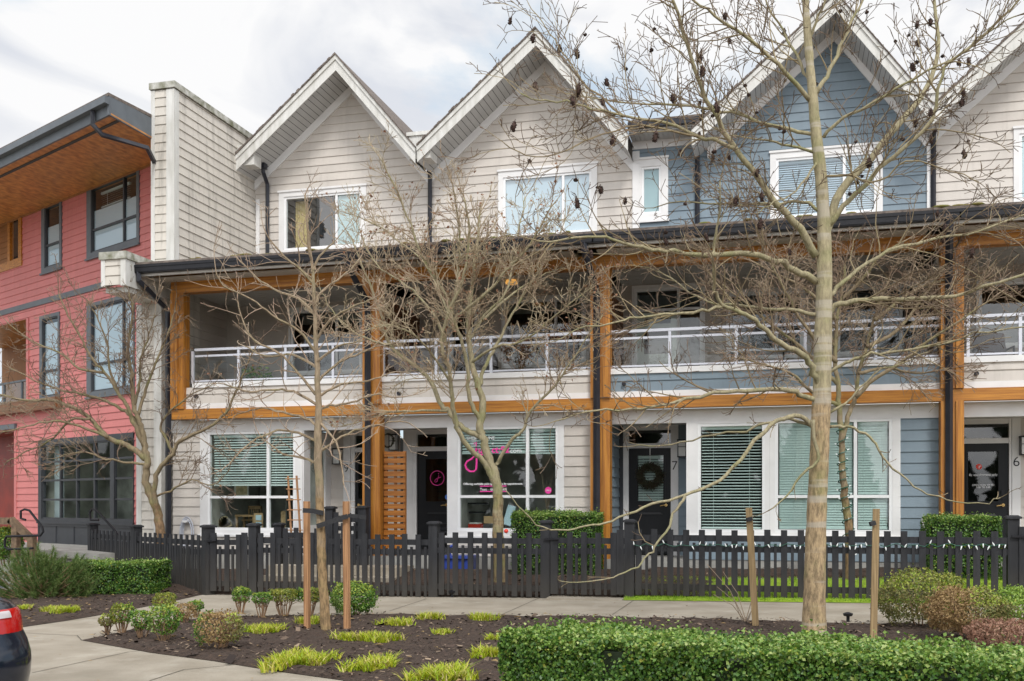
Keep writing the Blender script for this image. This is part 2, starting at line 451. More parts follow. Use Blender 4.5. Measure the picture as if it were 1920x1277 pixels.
def barkmat(name, low, high, zsplit, moss=(0.20, 0.22, 0.07), mossamt=0.5, sc=9, bands=0):
    m = bpy.data.materials.new(name); m.use_nodes = True
    n, l = m.node_tree.nodes, m.node_tree.links
    b = n["Principled BSDF"]; b.inputs['Roughness'].default_value = 0.9
    g = n.new("ShaderNodeNewGeometry")
    sp = n.new("ShaderNodeSeparateXYZ"); l.new(g.outputs['Position'], sp.inputs[0])
    mpn = n.new("ShaderNodeMapping"); mpn.inputs['Scale'].default_value = (3.5, 3.5, 1.0); l.new(g.outputs['Position'], mpn.inputs[0])
    z = n.new("ShaderNodeTexNoise"); z.inputs['Scale'].default_value = sc; z.inputs['Detail'].default_value = 9; z.inputs['Roughness'].default_value = 0.7
    l.new(mpn.outputs[0], z.inputs['Vector'])
    def ramp(a, c, p0=0.35, p1=0.65):
        r = n.new("ShaderNodeValToRGB"); r.color_ramp.elements[0].position = p0; r.color_ramp.elements[1].position = p1
        r.color_ramp.elements[0].color = tuple(a) + (1,); r.color_ramp.elements[1].color = tuple(c) + (1,); l.new(z.outputs['Fac'], r.inputs[0]); return r
    rl = ramp([c * 0.45 for c in low], low, .40, .58); rh = ramp([c * 0.6 for c in high], high, .38, .6)
    z2 = n.new("ShaderNodeTexNoise"); z2.inputs['Scale'].default_value = 1.6; z2.inputs['Detail'].default_value = 5
    mp2 = n.new("ShaderNodeMapping"); mp2.inputs['Scale'].default_value = (1, 1, 3.0); l.new(g.outputs['Position'], mp2.inputs[0]); l.new(mp2.outputs[0], z2.inputs['Vector'])
    ad = n.new("ShaderNodeMath"); ad.operation = 'MULTIPLY_ADD'; l.new(z2.outputs['Fac'], ad.inputs[0]); ad.inputs[1].default_value = 2.2; l.new(sp.outputs['Z'], ad.inputs[2])
    mr = n.new("ShaderNodeMapRange"); mr.inputs['From Min'].default_value = zsplit + 0.95; mr.inputs['From Max'].default_value = zsplit + 1.2; l.new(ad.outputs[0], mr.inputs['Value'])
    mxn = n.new("ShaderNodeMix"); mxn.data_type = 'RGBA'; l.new(mr.outputs[0], mxn.inputs[0]); l.new(rl.outputs[0], mxn.inputs[6]); l.new(rh.outputs[0], mxn.inputs[7])
    z3 = n.new("ShaderNodeTexNoise"); z3.inputs['Scale'].default_value = 3.3; z3.inputs['Detail'].default_value = 6; l.new(g.outputs['Position'], z3.inputs['Vector'])
    mr3 = n.new("ShaderNodeMapRange"); mr3.inputs['From Min'].default_value = 0.5; mr3.inputs['From Max'].default_value = 0.72; mr3.inputs['To Max'].default_value = mossamt; l.new(z3.outputs['Fac'], mr3.inputs['Value'])
    mx2 = n.new("ShaderNodeMix"); mx2.data_type = 'RGBA'; l.new(mr3.outputs[0], mx2.inputs[0]); l.new(mxn.outputs[2], mx2.inputs[6]); mx2.inputs[7].default_value = tuple(moss) + (1,)
    l.new(mx2.outputs[2], b.inputs['Base Color'])
    if bands:                                   # pale lenticel bands round the stem
        mp4 = n.new("ShaderNodeMapping"); mp4.inputs['Scale'].default_value = (0.5, 0.5, 7.0); l.new(g.outputs['Position'], mp4.inputs[0])
        z4 = n.new("ShaderNodeTexNoise"); z4.inputs['Scale'].default_value = 1.3; z4.inputs['Detail'].default_value = 4; l.new(mp4.outputs[0], z4.inputs['Vector'])
        mr4 = n.new("ShaderNodeMapRange"); mr4.inputs['From Min'].default_value = 0.55; mr4.inputs['From Max'].default_value = 0.62; mr4.inputs['To Max'].default_value = bands; l.new(z4.outputs['Fac'], mr4.inputs['Value'])
        mx4 = n.new("ShaderNodeMix"); mx4.data_type = 'RGBA'; l.new(mr4.outputs[0], mx4.inputs[0]); l.new(mx2.outputs[2], mx4.inputs[6]); mx4.inputs[7].default_value = (0.46, 0.41, 0.33, 1)
        l.new(mx4.outputs[2], b.inputs['Base Color'])
    bp = n.new("ShaderNodeBump"); bp.inputs['Strength'].default_value = 0.8; bp.inputs['Distance'].default_value = 0.02
    l.new(z.outputs['Fac'], bp.inputs['Height']); l.new(bp.outputs[0], b.inputs['Normal'])
    M[name] = m
barkmat('bark_alder', (0.46, 0.335, 0.19), (0.42, 0.36, 0.22), 2.6, bands=0.7)
barkmat('bark_limb', (0.38, 0.32, 0.18), (0.38, 0.33, 0.20), -9, mossamt=0.6)
barkmat('bark_maple', (0.30, 0.21, 0.11), (0.36, 0.31, 0.19), 1.2, mossamt=0.6)
barkmat('bark_left', (0.27, 0.17, 0.09), (0.26, 0.20, 0.12), 1.6)
barkmat('bark_young', (0.36, 0.24, 0.12), (0.34, 0.26, 0.17), 1.4, mossamt=0.3)
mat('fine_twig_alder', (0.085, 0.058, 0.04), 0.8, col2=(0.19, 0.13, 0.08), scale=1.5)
mat('twig_alder', (0.30, 0.24, 0.13), 0.8, col2=(0.17, 0.125, 0.075), scale=1.5)
mat('twig_maple', (0.40, 0.34, 0.22), 0.8, col2=(0.27, 0.18, 0.12), scale=1.5)
mat('twig_left', (0.25, 0.19, 0.12), 0.8, col2=(0.14, 0.09, 0.065), scale=1.5)
mat('twig_young', (0.42, 0.33, 0.23), 0.8, col2=(0.25, 0.17, 0.12), scale=1.5)
mat('twig_dense', (0.30, 0.24, 0.16), 0.8, col2=(0.19, 0.115, 0.08), scale=1.5)
mat('stem', (0.26, 0.16, 0.09), 0.85, var=0.3, scale=12)
leafmat('cone', [(0.03, 0.018, 0.014), (0.055, 0.026, 0.018), (0.022, 0.015, 0.012)], 0.8, 0)
leafmat('dead_leaf', [(0.22, 0.09, 0.045), (0.34, 0.19, 0.11), (0.12, 0.05, 0.03)], 0.8, 0.2)
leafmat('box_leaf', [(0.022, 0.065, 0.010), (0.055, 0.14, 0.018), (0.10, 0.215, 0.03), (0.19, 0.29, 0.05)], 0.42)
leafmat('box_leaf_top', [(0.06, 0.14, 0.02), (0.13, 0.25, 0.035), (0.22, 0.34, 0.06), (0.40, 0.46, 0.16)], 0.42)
leafmat('shrub_leaf', [(0.03, 0.10, 0.012), (0.07, 0.18, 0.02), (0.13, 0.25, 0.03), (0.24, 0.34, 0.04)], 0.45)
leafmat('shrub_yellow', [(0.09, 0.14, 0.02), (0.22, 0.26, 0.03), (0.38, 0.36, 0.06)], 0.5)
leafmat('shrub_olive', [(0.10, 0.11, 0.03), (0.20, 0.19, 0.05), (0.32, 0.27, 0.10), (0.09, 0.16, 0.03)], 0.6)
leafmat('shrub_brown', [(0.30, 0.19, 0.075), (0.42, 0.29, 0.13), (0.22, 0.13, 0.06)], 0.7)
leafmat('shrub_rust', [(0.30, 0.14, 0.085), (0.42, 0.25, 0.17), (0.2, 0.10, 0.065)], 0.7)
leafmat('shrub_lime', [(0.14, 0.26, 0.03), (0.25, 0.38, 0.05), (0.34, 0.45, 0.08)], 0.5)
leafmat('needle', [(0.05, 0.10, 0.02), (0.10, 0.17, 0.035), (0.19, 0.24, 0.07)], 0.6)
leafmat('shrub_tip', [(0.20, 0.30, 0.03), (0.34, 0.42, 0.05), (0.46, 0.48, 0.09)], 0.5)
leafmat('grass_blade', [(0.24, 0.37, 0.008), (0.36, 0.47, 0.012), (0.46, 0.52, 0.02), (0.50, 0.47, 0.05), (0.58, 0.47, 0.22)], 0.5, 0.3)
leafmat('lawn_blade', [(0.15, 0.30, 0.01), (0.26, 0.42, 0.02), (0.34, 0.46, 0.03)], 0.6, 0.3)
leafmat('wreath', [(0.03, 0.045, 0.025), (0.07, 0.065, 0.03), (0.07, 0.035, 0.025)], 0.8, 0)
leafmat('evergreen', [(0.02, 0.035, 0.015), (0.035, 0.055, 0.02)], 0.8, 0)
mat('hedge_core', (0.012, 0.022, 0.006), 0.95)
# ================================================================== buildings
rnd = random.Random(7)
def siding(mb, fr, z0, z1, left, right, holes=(), n=0.0, course=0.184, t=0.019, zs=None):
    """real lap boards: each course leans out at its lower edge; holes are (u0,u1,z0,z1); left/right are numbers or functions of z"""
    lf = left if callable(left) else (lambda z: left)
    rf = right if callable(right) else (lambda z: right)
    zs = z0 if zs is None else zs
    cuts = {z0, z1}
    k = zs
    while k < z1:
        if k > z0: cuts.add(k)
        k += course
    for h in holes:
        for q in (h[2], h[3]):
            if z0 < q < z1: cuts.add(q)
    cuts = sorted(cuts)
    for za, zb in zip(cuts, cuts[1:]):
        if zb - za < 0.002: continue
        c0 = zs + math.floor((0.5 * (za + zb) - zs) / course) * course
        nn = lambda z: n + t * (1 - (z - c0) / course)
        a0, a1, b0, b1 = lf(za), lf(zb), rf(za), rf(zb)
        if a0 >= b0: continue
        if a1 > b1: a1 = b1 = 0.5 * (a1 + b1)
        ivs = [[(a0, a1), (b0, b1)]]
        for h in sorted(holes):
            if h[2] < 0.5 * (za + zb) < h[3]:
                out = []
                for (p, q) in ivs:
                    if h[0] > p[0] and h[1] < q[0]:
                        out += [[p, (h[0], h[0])], [(h[1], h[1]), q]]
                    elif h[1] >= q[0] and h[0] < q[0]: out.append([p, (max(h[0], p[0]), max(h[0], p[0]))])
                    elif h[0] <= p[0] and h[1] > p[0]: out.append([(min(h[1], q[0]), min(h[1], q[0])), q])
                    else: out.append([p, q])
                ivs = out
        jo = random.Random(int(c0 * 977) + len(mb.f) * 0 + int(abs(fr.o.y) * 31))
        xs = [a0 + jo.uniform(-3.0, 0.4)]
        while xs[-1] < b0: xs.append(xs[-1] + jo.uniform(2.4, 3.6))
        cutv = []
        for (p, q) in ivs:
            w = [x for x in xs if p[0] + .1 < x < q[0] - .1 and x > p[1] + .1 and x < q[1] - .1]
            ed = [p] + [(x, x) for x in w] + [q]
            for k, (e, f) in enumerate(zip(ed, ed[1:])):
                cutv.append([e, f])
        for (p, q) in cutv:
            if q[0] - p[0] < 0.004: continue
            mb.quad(fr.pt(p[0], nn(za), za), fr.pt(q[0], nn(za), za), fr.pt(q[1], nn(zb), zb), fr.pt(p[1], nn(zb), zb))
            if abs(za - c0) < 1e-6:
                mb.quad(fr.pt(p[0], n - 0.004, za), fr.pt(q[0], n - 0.004, za), fr.pt(q[0], nn(za), za), fr.pt(p[0], nn(za), za))
    return mb

def room(fr, u0, u1, z0, z1, n0, d, parent, side=0.35, m='room'):
    b = MB()
    P = fr.pt; a, c = u0 - side, u1 + side; e, g = z0 - side, z1 + side * 0.4
    b.quad(P(a, n0 - d, e), P(c, n0 - d, e), P(c, n0 - d, g), P(a, n0 - d, g))
    for w in (a, c): b.quad(P(w, n0, e), P(w, n0 - d, e), P(w, n0 - d, g), P(w, n0, g))
    for w in (e, g): b.quad(P(a, n0, w), P(c, n0, w), P(c, n0 - d, w), P(a, n0 - d, w))
    for (x0, x1, y0, y1) in ((a, u0, e, g), (u1, c, e, g), (u0, u1, e, z0), (u0, u1, z1, g)):   # back of the wall round the opening
        b.quad(P(x0, n0, y0), P(x1, n0, y0), P(x1, n0, y1), P(x0, n0, y1))
    return b.build('room_interior', m, parent)

def blinds(fr, u0, u1, z0, z1, n, parent, step=0.05, tilt=0.6, m='blind', w=0.05):
    b = MB(); z = z1
    ca, sa = math.cos(tilt) * w / 2, math.sin(tilt) * w / 2
    while z > z0:
        b.quad(fr.pt(u0, n + ca, z - sa), fr.pt(u1, n + ca, z - sa), fr.pt(u1, n - ca, z + sa), fr.pt(u0, n - ca, z + sa)); z -= step
    for k in (0.2, 0.8):
        u = u0 + (u1 - u0) * k; b.box(fr, u - 0.003, u + 0.003, n - 0.004, n + 0.004, z0, z1)
    b.box(fr, u0, u1, n - 0.025, n + 0.025, z1, z1 + 0.05); b.box(fr, u0, u1, n - 0.02, n + 0.02, z0 - 0.03, z0)
    return b.build('blind', m, parent)

def window(parent, fr, out, glass, mull=(), bars=(), n=0.0, trim='white_trim', frame='vinyl', glassm='glass', sill=True, roomd=1.6, fw=0.05, tn=0.035, head=True, name='window', rm='room', rs=0.35):
    """out/glass = (u0,u1,z0,z1); mull = u positions, bars = list of (u0,u1,z)"""
    o0, o1, y0, y1 = out; g0, g1, q0, q1 = glass
    b = MB()
    b.box(fr, o0, g0 - fw, n - 0.05, n + tn, y0, y1); b.box(fr, g1 + fw, o1, n - 0.05, n + tn, y0, y1)
    b.box(fr, g0 - fw, g1 + fw, n - 0.05, n + tn, q1 + fw, y1); b.box(fr, g0 - fw, g1 + fw, n - 0.05, n + tn, y0, q0 - fw)
    if head: b.box(fr, o0 - 0.02, o1 + 0.02, n + tn - 0.005, n + tn + 0.025, y1 - 0.02, y1 + 0.025)
    if sill: b.box(fr, o0 - 0.03, o1 + 0.03, n + tn - 0.005, n + tn + 0.035, y0 - 0.03, y0 + 0.015)
    w = b.build(name, trim, parent)
    f = MB(); fn0, fn1 = n - 0.07, n + 0.012
    f.box(fr, g0 - fw, g0, fn0, fn1, q0 - fw, q1 + fw); f.box(fr, g1, g1 + fw, fn0, fn1, q0 - fw, q1 + fw)
    f.box(fr, g0, g1, fn0, fn1, q1, q1 + fw); f.box(fr, g0, g1, fn0, fn1, q0 - fw, q0)
    for u in mull: f.box(fr, u - 0.028, u + 0.028, fn0, fn1 - 0.004, q0, q1)
    for (a, c, z) in bars: f.box(fr, a, c, fn0 + 0.004, fn1 - 0.008, z - 0.025, z + 0.025)
    f.build('frame', frame, w)
    MB().quad(fr.pt(g0, n - 0.03, q0), fr.pt(g1, n - 0.03, q0), fr.pt(g1, n - 0.03, q1), fr.pt(g0, n - 0.03, q1)).build('pane', glassm, w)
    if roomd: room(fr, g0 - fw, g1 + fw, q0 - fw, q1 + fw, n - 0.075, roomd, w, side=rs, m=rm)
    return w
def rect(fr, x0, x1, ytl, ybl, xm=None):
    """px box: x0,x1 and the top/bottom measured at x0"""
    u0, z1 = fr.p(x0, ytl); _, z0 = fr.p(x0, ybl); u1, _ = fr.p(x1, ytl)
    return (u0, u1, z0, z1)

Y3, YG, YB, YD, YW = 3.9, 3.0, 2.6, 1.5, 0.25
f0, fW, fD, fB, f3, fG, fE = MF(0), MF(YW), MF(YD), MF(YB), MF(Y3), MF(YG), MF(-0.75)
XF0, XF1 = -12.58, -12.08                       # firewall between red house and terrace
XP = [-11.64, -7.50, -3.15, 2.64]               # posts
X3 = [XF1, -7.68, -3.12, 2.86, 7.4]             # third floor party lines
ZB0, ZB1, ZC, ZR = 3.10, 3.30, 3.82, 4.51       # beam, parapet cap, rail
ZG = 5.78                                       # gutter bottom
FL = 0.45                                       # ground floor level
U9 = thing('townhouse', (-9.9, 2, 0), 'beige gabled townhouse numbered 9, between the red house and the slatted wooden screen', 'townhouse', 'terrace of townhouses')
U8 = thing('townhouse', (-5.3, 2, 0), 'beige gabled townhouse with pink shop lettering in its ground floor window', 'townhouse', 'terrace of townhouses')
U7 = thing('townhouse', (-0.2, 2, 0), 'blue gabled townhouse numbered 7 with a wreath on its black door', 'townhouse', 'terrace of townhouses')
U6 = thing('townhouse', (5.0, 2, 0), 'beige gabled townhouse numbered 6, cut off by the photo edge', 'townhouse', 'terrace of townhouses')
XR_END = 8.6
HX = [(-11.64, XP[1]), (XP[1], XP[2]), (XP[2], XP[3]), (XP[3], XR_END)]

# ---- gables, measured on the fascia plane: (left end, apex, right end) as pixel points of the lower board edge
def gpt(px, py): return fG.p(px, py)
GAB = {
    U9: (gpt(440, 322), gpt(629.5, 131.5), gpt(778.5, 306)),
    U8: (gpt(782, 304), gpt(1005, 85), gpt(1177, 282)),
}
dl, dr_ = None, None
a8, b8, c8 = GAB[U8]
a7 = gpt(1297, 275); b7 = gpt(1568, 22); c7 = gpt(1750, 232)
GAB[U7] = (a7, b7, c7)
GAB[U6] = (c7, (c7[0] + 2.62, c7[1] + 2.3), (c7[0] + 4.6, c7[1]))
FD = 0.335   # fascia depth, measured vertically
def line(p, q):
    return lambda u: p[1] + (q[1] - p[1]) * (u - p[0]) / (q[0] - p[0])
def invline(p, q):
    return lambda z: p[0] + (q[0] - p[0]) * (z - p[1]) / (q[1] - p[1])
def gable(unit, sid, xl, xr, holes, zlow=5.6):
    l, a, r = GAB[unit]
    lo, ro = line(l, a), line(a, r)
    # fascia: lower board and a thinner proud one on top
    for (nm, d0, d1, n0, n1) in (('fascia', 0.0, FD - 0.10, -0.03, 0.0), ('fascia', FD - 0.10, FD, -0.06, 0.03)):
        b = MB()
        for (p, q) in ((l, a), (a, r)):
            P = fG.pt
            b.hexa([P(p[0], n1, p[1] + d0), P(q[0], n1, q[1] + d0), P(q[0], n0, q[1] + d0), P(p[0], n0, p[1] + d0), P(p[0], n1, p[1] + d1), P(q[0], n1, q[1] + d1), P(q[0], n0, q[1] + d1), P(p[0], n0, p[1] + d1)])
        b.build(nm, 'weathered_white', unit)
    # soffit boards from fascia to wall, with open joints
    b = MB(); bk = MB(); P = fG.pt; wn = -(Y3 - YG)
    for (p, q) in ((l, a), (a, r)):
        Lg = math.hypot(q[0] - p[0], q[1] - p[1]); k = max(2, int(Lg / 0.125))
        for i in range(k):
            t0, t1 = (i + 0.045) / k, (i + 0.955) / k
            A = (p[0] + (q[0] - p[0]) * t0, p[1] + (q[1] - p[1]) * t0 + 0.02); B = (p[0] + (q[0] - p[0]) * t1, p[1] + (q[1] - p[1]) * t1 + 0.02)
            b.quad(P(A[0], -0.03, A[1]), P(B[0], -0.03, B[1]), P(B[0], wn, B[1]), P(A[0], wn, A[1]))
        bk.quad(P(p[0], -0.03, p[1] + 0.04), P(q[0], -0.03, q[1] + 0.04), P(q[0], wn, q[1] + 0.04), P(p[0], wn, p[1] + 0.04))
    sf = b.build('soffit', 'soffit', unit); bk.build('soffit_backing', 'dark_gap', sf)
    # barge trim on the wall under the soffit
    b = MB(); P3 = f3.pt
    for (p, q) in ((l, a), (a, r)):
        T = 0.21
        pp, qq = (max(p[0], xl), None), None
        u0, u1 = max(p[0], xl), min(q[0], xr)
        ln = line(p, q); y0, y1 = ln(u0) + 0.02, ln(u1) + 0.02
        b.hexa([P3(u0, 0.05, y0 - T), P3(u1, 0.05, y1 - T), P3(u1, 0, y1 - T), P3(u0, 0, y0 - T), P3(u0, 0.05, y0), P3(u1, 0.05, y1), P3(u1, 0, y1), P3(u0, 0, y0)])
    b.build('barge_trim', 'white_trim', unit)
    # roof slopes
    b = MB(); yb = -7.0
    for (p, q) in ((l, a), (a, r)):
        z0, z1 = p[1] + FD, q[1] + FD
        b.hexa([P(p[0], 0.05, z0), P(q[0], 0.05, z1), P(q[0], yb, z1), P(p[0], yb, z0), P(p[0], 0.05, z0 + 0.03), P(q[0], 0.05, z1 + 0.03), P(q[0], yb, z1 + 0.03), P(p[0], yb, z0 + 0.03)])
    rf = b.build('gable_roof', 'shingle', unit)
    mo = MB(); rr = random.Random(int(l[0] * 10) + 5)   # ragged shingle edge and moss on the verge
    for (p, q) in ((l, a), (a, r)):
        k = 40
        for i in range(k):
            t0 = i / k; t1 = (i + 0.9) / k; h = 0.034 + rr.random() * (0.035 if p is l else 0.006); e = 0.045 + rr.random() * 0.02
            x0, x1 = p[0] + (q[0] - p[0]) * t0, p[0] + (q[0] - p[0]) * t1; y0, y1 = p[1] + (q[1] - p[1]) * t0 + FD, p[1] + (q[1] - p[1]) * t1 + FD
            mo.hexa([P(x0, e, y0 + .01), P(x1, e, y1 + .01), P(x1, -.1, y1 + .01), P(x0, -.1, y0 + .01), P(x0, e, y0 + h), P(x1, e, y1 + h), P(x1, -.1, y1 + h), P(x0, -.1, y0 + h)])
    mo.build('verge_shingles', 'shingle', rf)
    # siding
    def lf(z):
        return max(xl, invline(l, a)(z)) if z > l[1] else xl
    def rt(z):
        return min(xr, invline(a, r)(z)) if z > r[1] else xr
    siding(MB(), f3, zlow, a[1] - 0.02, lf, rt, holes).build('gable_wall', sid, unit)
    return l, a, r

# windows of the third floor
w9 = (rect(f3, 523.8, 687.4, 361, 484), rect(f3, 537, 674.5, 374, 466), f3.p(631, 400)[0])
w8 = (rect(f3, 934.7, 1120, 322, 457), rect(f3, 948, 1105, 338, 441), f3.p(1056, 400)[0])
w7 = (rect(f3, 1444, 1655, 287, 421), rect(f3, 1460, 1639, 303, 405), f3.p(1583, 400)[0])
w7s = (rect(f3, 1190, 1253, 300, 417), rect(f3, 1207.5, 1235.5, 318, 398), None)
w6 = (rect(f3, 1900, 2080, 241, 384), rect(f3, 1916, 2064, 256, 370), f3.p(2010, 300)[0])
for (un, sid, i, ws) in ((U9, 'siding_beige', 0, [w9]), (U8, 'siding_beige', 1, [w8]), (U7, 'siding_blue', 2, [w7, w7s]), (U6, 'siding_beige', 3, [w6])):
    if un is U7:
        xl, xr = X3[2], X3[3]
        gable(un, sid, GAB[U7][0][0] + 0.25, xr, [w7[0]], 5.6)
        zt = f3.p(1240, 262)[1]
        siding(MB(), f3, 5.6, zt, xl, GAB[U7][0][0] + 0.25, [w7s[0]]).build('gable_wall', sid, un)
    else:
        gable(un, sid, X3[i], X3[i + 1], [ws[0][0]], 5.6)
    for (o, g, m) in ws:
        w = window(un, f3, o, g, [m] if m else [], glassm='glass_sky', roomd=1.3)
        g0, g1, q0, q1 = g
        if un is U9:      # amber curtain to one side, rest open
            b = MB()
            for k in range(7): b.tube([f3.pt(g0 + 0.14 + k * 0.045, -0.25, q0), f3.pt(g0 + 0.14 + k * 0.045, -0.25, q1)], 0.028, 6)
            b.build('curtain', 'curtain', w)
            MB().box(f3, m, g1, -0.06, -0.055, q0, q1).build('blind', 'shade_green', w)
        elif un is U7 and m: blinds(f3, g0, g1, q0, q1 - 0.05, -0.08, w, 0.045, 0.95, 'shade_white')
        else: MB().box(f3, g0, g1, -0.06, -0.055, q0, q1).build('blind', 'shade_white' if un is U8 else 'shade_green', w)
# corner boards between the blue and the beige gables
for (un, x) in ((U7, X3[2]), (U7, X3[3] - 0.10), (U9, X3[0] + 0.05)):
    MB().box(f3, x - 0.01, x + 0.14 if un is U7 and x < 0 else x + 0.08, -0.01, 0.045, 5.6, 8.95 if x > -4 else 8.6).build('corner_board', 'white_trim', un)
# flat eave over the small window of the blue house
xl, xr = X3[2] - 0.02, GAB[U7][0][0] + 0.35
zt = f3.p(1240, 262)[1]
b = MB()
k = int((xr - xl) / 0.1)
for i in range(k): b.box(f3, xl + i * 0.1, xl + i * 0.1 + 0.092, 0.0, 0.55, zt, zt + 0.02)
b.build('soffit', 'soffit', U7)
MB().box(f3, xl, xr, -1.5, 0.57, zt + 0.03, zt + 0.16).build('fascia', 'weathered_white', U7)
MB().box(f3, xl, xr - 0.1, 0.575, 0.68, zt + 0.06, zt + 0.18).build('gutter', 'downspout', U7)
MB().box(f3, xl, xr, -3, 0.62, zt + 0.185, zt + 0.24).build('flat_roof', 'shingle', U7)
MB().box(f3, xl, xr, 0, 0.035, zt - 0.17, zt - 0.003).build('frieze', 'white_trim', U7)
# valley boxes between gables
for (un, px) in ((U8, 783), (U6, 1752)):
    l = GAB[un][0]
    b = MB(); b.box(fG, l[0] - 0.22, l[0] + 0.28, -0.5, -0.07, l[1] + 0.1, l[1] + 0.62); b.box(fG, l[0] - 0.26, l[0] + 0.32, -0.5, -0.035, l[1] + 0.60, l[1] + 0.68)
    b.build('valley_box', 'weathered_white', un)
l = GAB[U9][0]
MB().box(fG, l[0] + 0.005, l[0] + 0.45, -0.4, -0.065, l[1] + 0.15, l[1] + 0.62).build('valley_box', 'weathered_white', U9)

# ---- downspouts from the valleys down to the balcony roof
def spout(unit, pts, w=0.085):
    b = MB(); b.tube(pts, w / 2 * 1.2, 4)
    return b.build('downspout', 'downspout', unit)
for (un, px, yt, yb) in ((U9, 504, 330, 488), (U8, 808, 312, 468), (U7, 1308, 262, 440), (U6, 1749, 235, 408)):
    u, z1 = f3.p(px, yt); _, z0 = f3.p(px, yb)
    spout(un, [f3.pt(u, 0.28, z1 + 0.12), f3.pt(u, 0.26, z1), f3.pt(u, 0.07, z1 - 0.22), f3.pt(u, 0.07, z0 - 0.3)])
    b = MB(); b.box(f3, u - 0.075, u + 0.075, 0.2, 0.36, z1 + 0.08, z1 + 0.2)
    b.build('rain_head', 'downspout', un)

# ---- firewall between the red house and number 9 (stepped, clad)
fs = Frame((XF1, 0), (0, 1)); FS_U = lambda y: y       # its right face: u = Y, n = +X
fF, fP, fL = MF(0.55), MF(-1.05), MF(0.10)
zf1 = fF.p(323, 165)[1]; zpt = fP.p(222, 476)[1]; zpb = fP.p(222, 536)[1]
FW = MB()
siding(FW, fF, zpt + 0.1, zf1 - 0.02, XF0 + 0.07, XF1 - 0.16)
siding(FW, fP, zpb + 0.02, zpt - 0.1, XF0 + 0.07, XF1 - 0.09)
siding(FW, fL, 0.0, zpb - 0.1, XF0 + 0.07, XF1 - 0.15)
FWO = FW.build('firewall', 'siding_dirty', U9)
siding(MB(), fs, zpt - 0.5, zf1 - 0.02, 0.55 + 0.16, 12).build('firewall_side', 'siding_dirty', FWO)
siding(MB(), fs, 0.0, ZG + 0.1, 0.25, YD).build('firewall_side', 'siding_dirty', FWO)
b = MB()
b.box(fF, XF1 - 0.16, XF1 + 0.022, -0.16, 0.022, zpt + 0.08, zf1 - 0.02); b.box(fF, XF0 - 0.02, XF0 + 0.07, -0.1, 0.022, zpt + 0.08, zf1 - 0.02)
b.box(fP, XF0 - 0.02, XF0 + 0.07, -0.1, 0.022, zpb, zpt - 0.1); b.box(fP, XF1 - 0.09, XF1 + 0.02, -1.6, 0.022, zpb, zpt - 0.1)
b.box(fL, XF1 - 0.15, XF1 + 0.025, -0.15, 0.022, 0, zpb - 0.13); b.box(fL, XF0 - 0.05, XF0 + 0.07, -0.1, 0.022, 0, zpb - 0.13)
b.box(f0, XF0, XF1 - 0.02, -0.5, 0.95, zpb - 0.1, zpb)                                  # underside of the parapet wing
b.build('corner_board', 'weathered_white', FWO)
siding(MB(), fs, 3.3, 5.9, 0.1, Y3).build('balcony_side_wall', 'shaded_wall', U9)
b = MB()
b.box(fF, XF0 - 0.05, XF1 + 0.05, -12, 0.05, zf1, zf1 + 0.13); b.box(fP, XF0 - 0.05, XF1 + 0.05, -1.6, 0.05, zpt - 0.1, zpt + 0.04)
b.build('cap_flashing', 'mossy_cap', FWO)

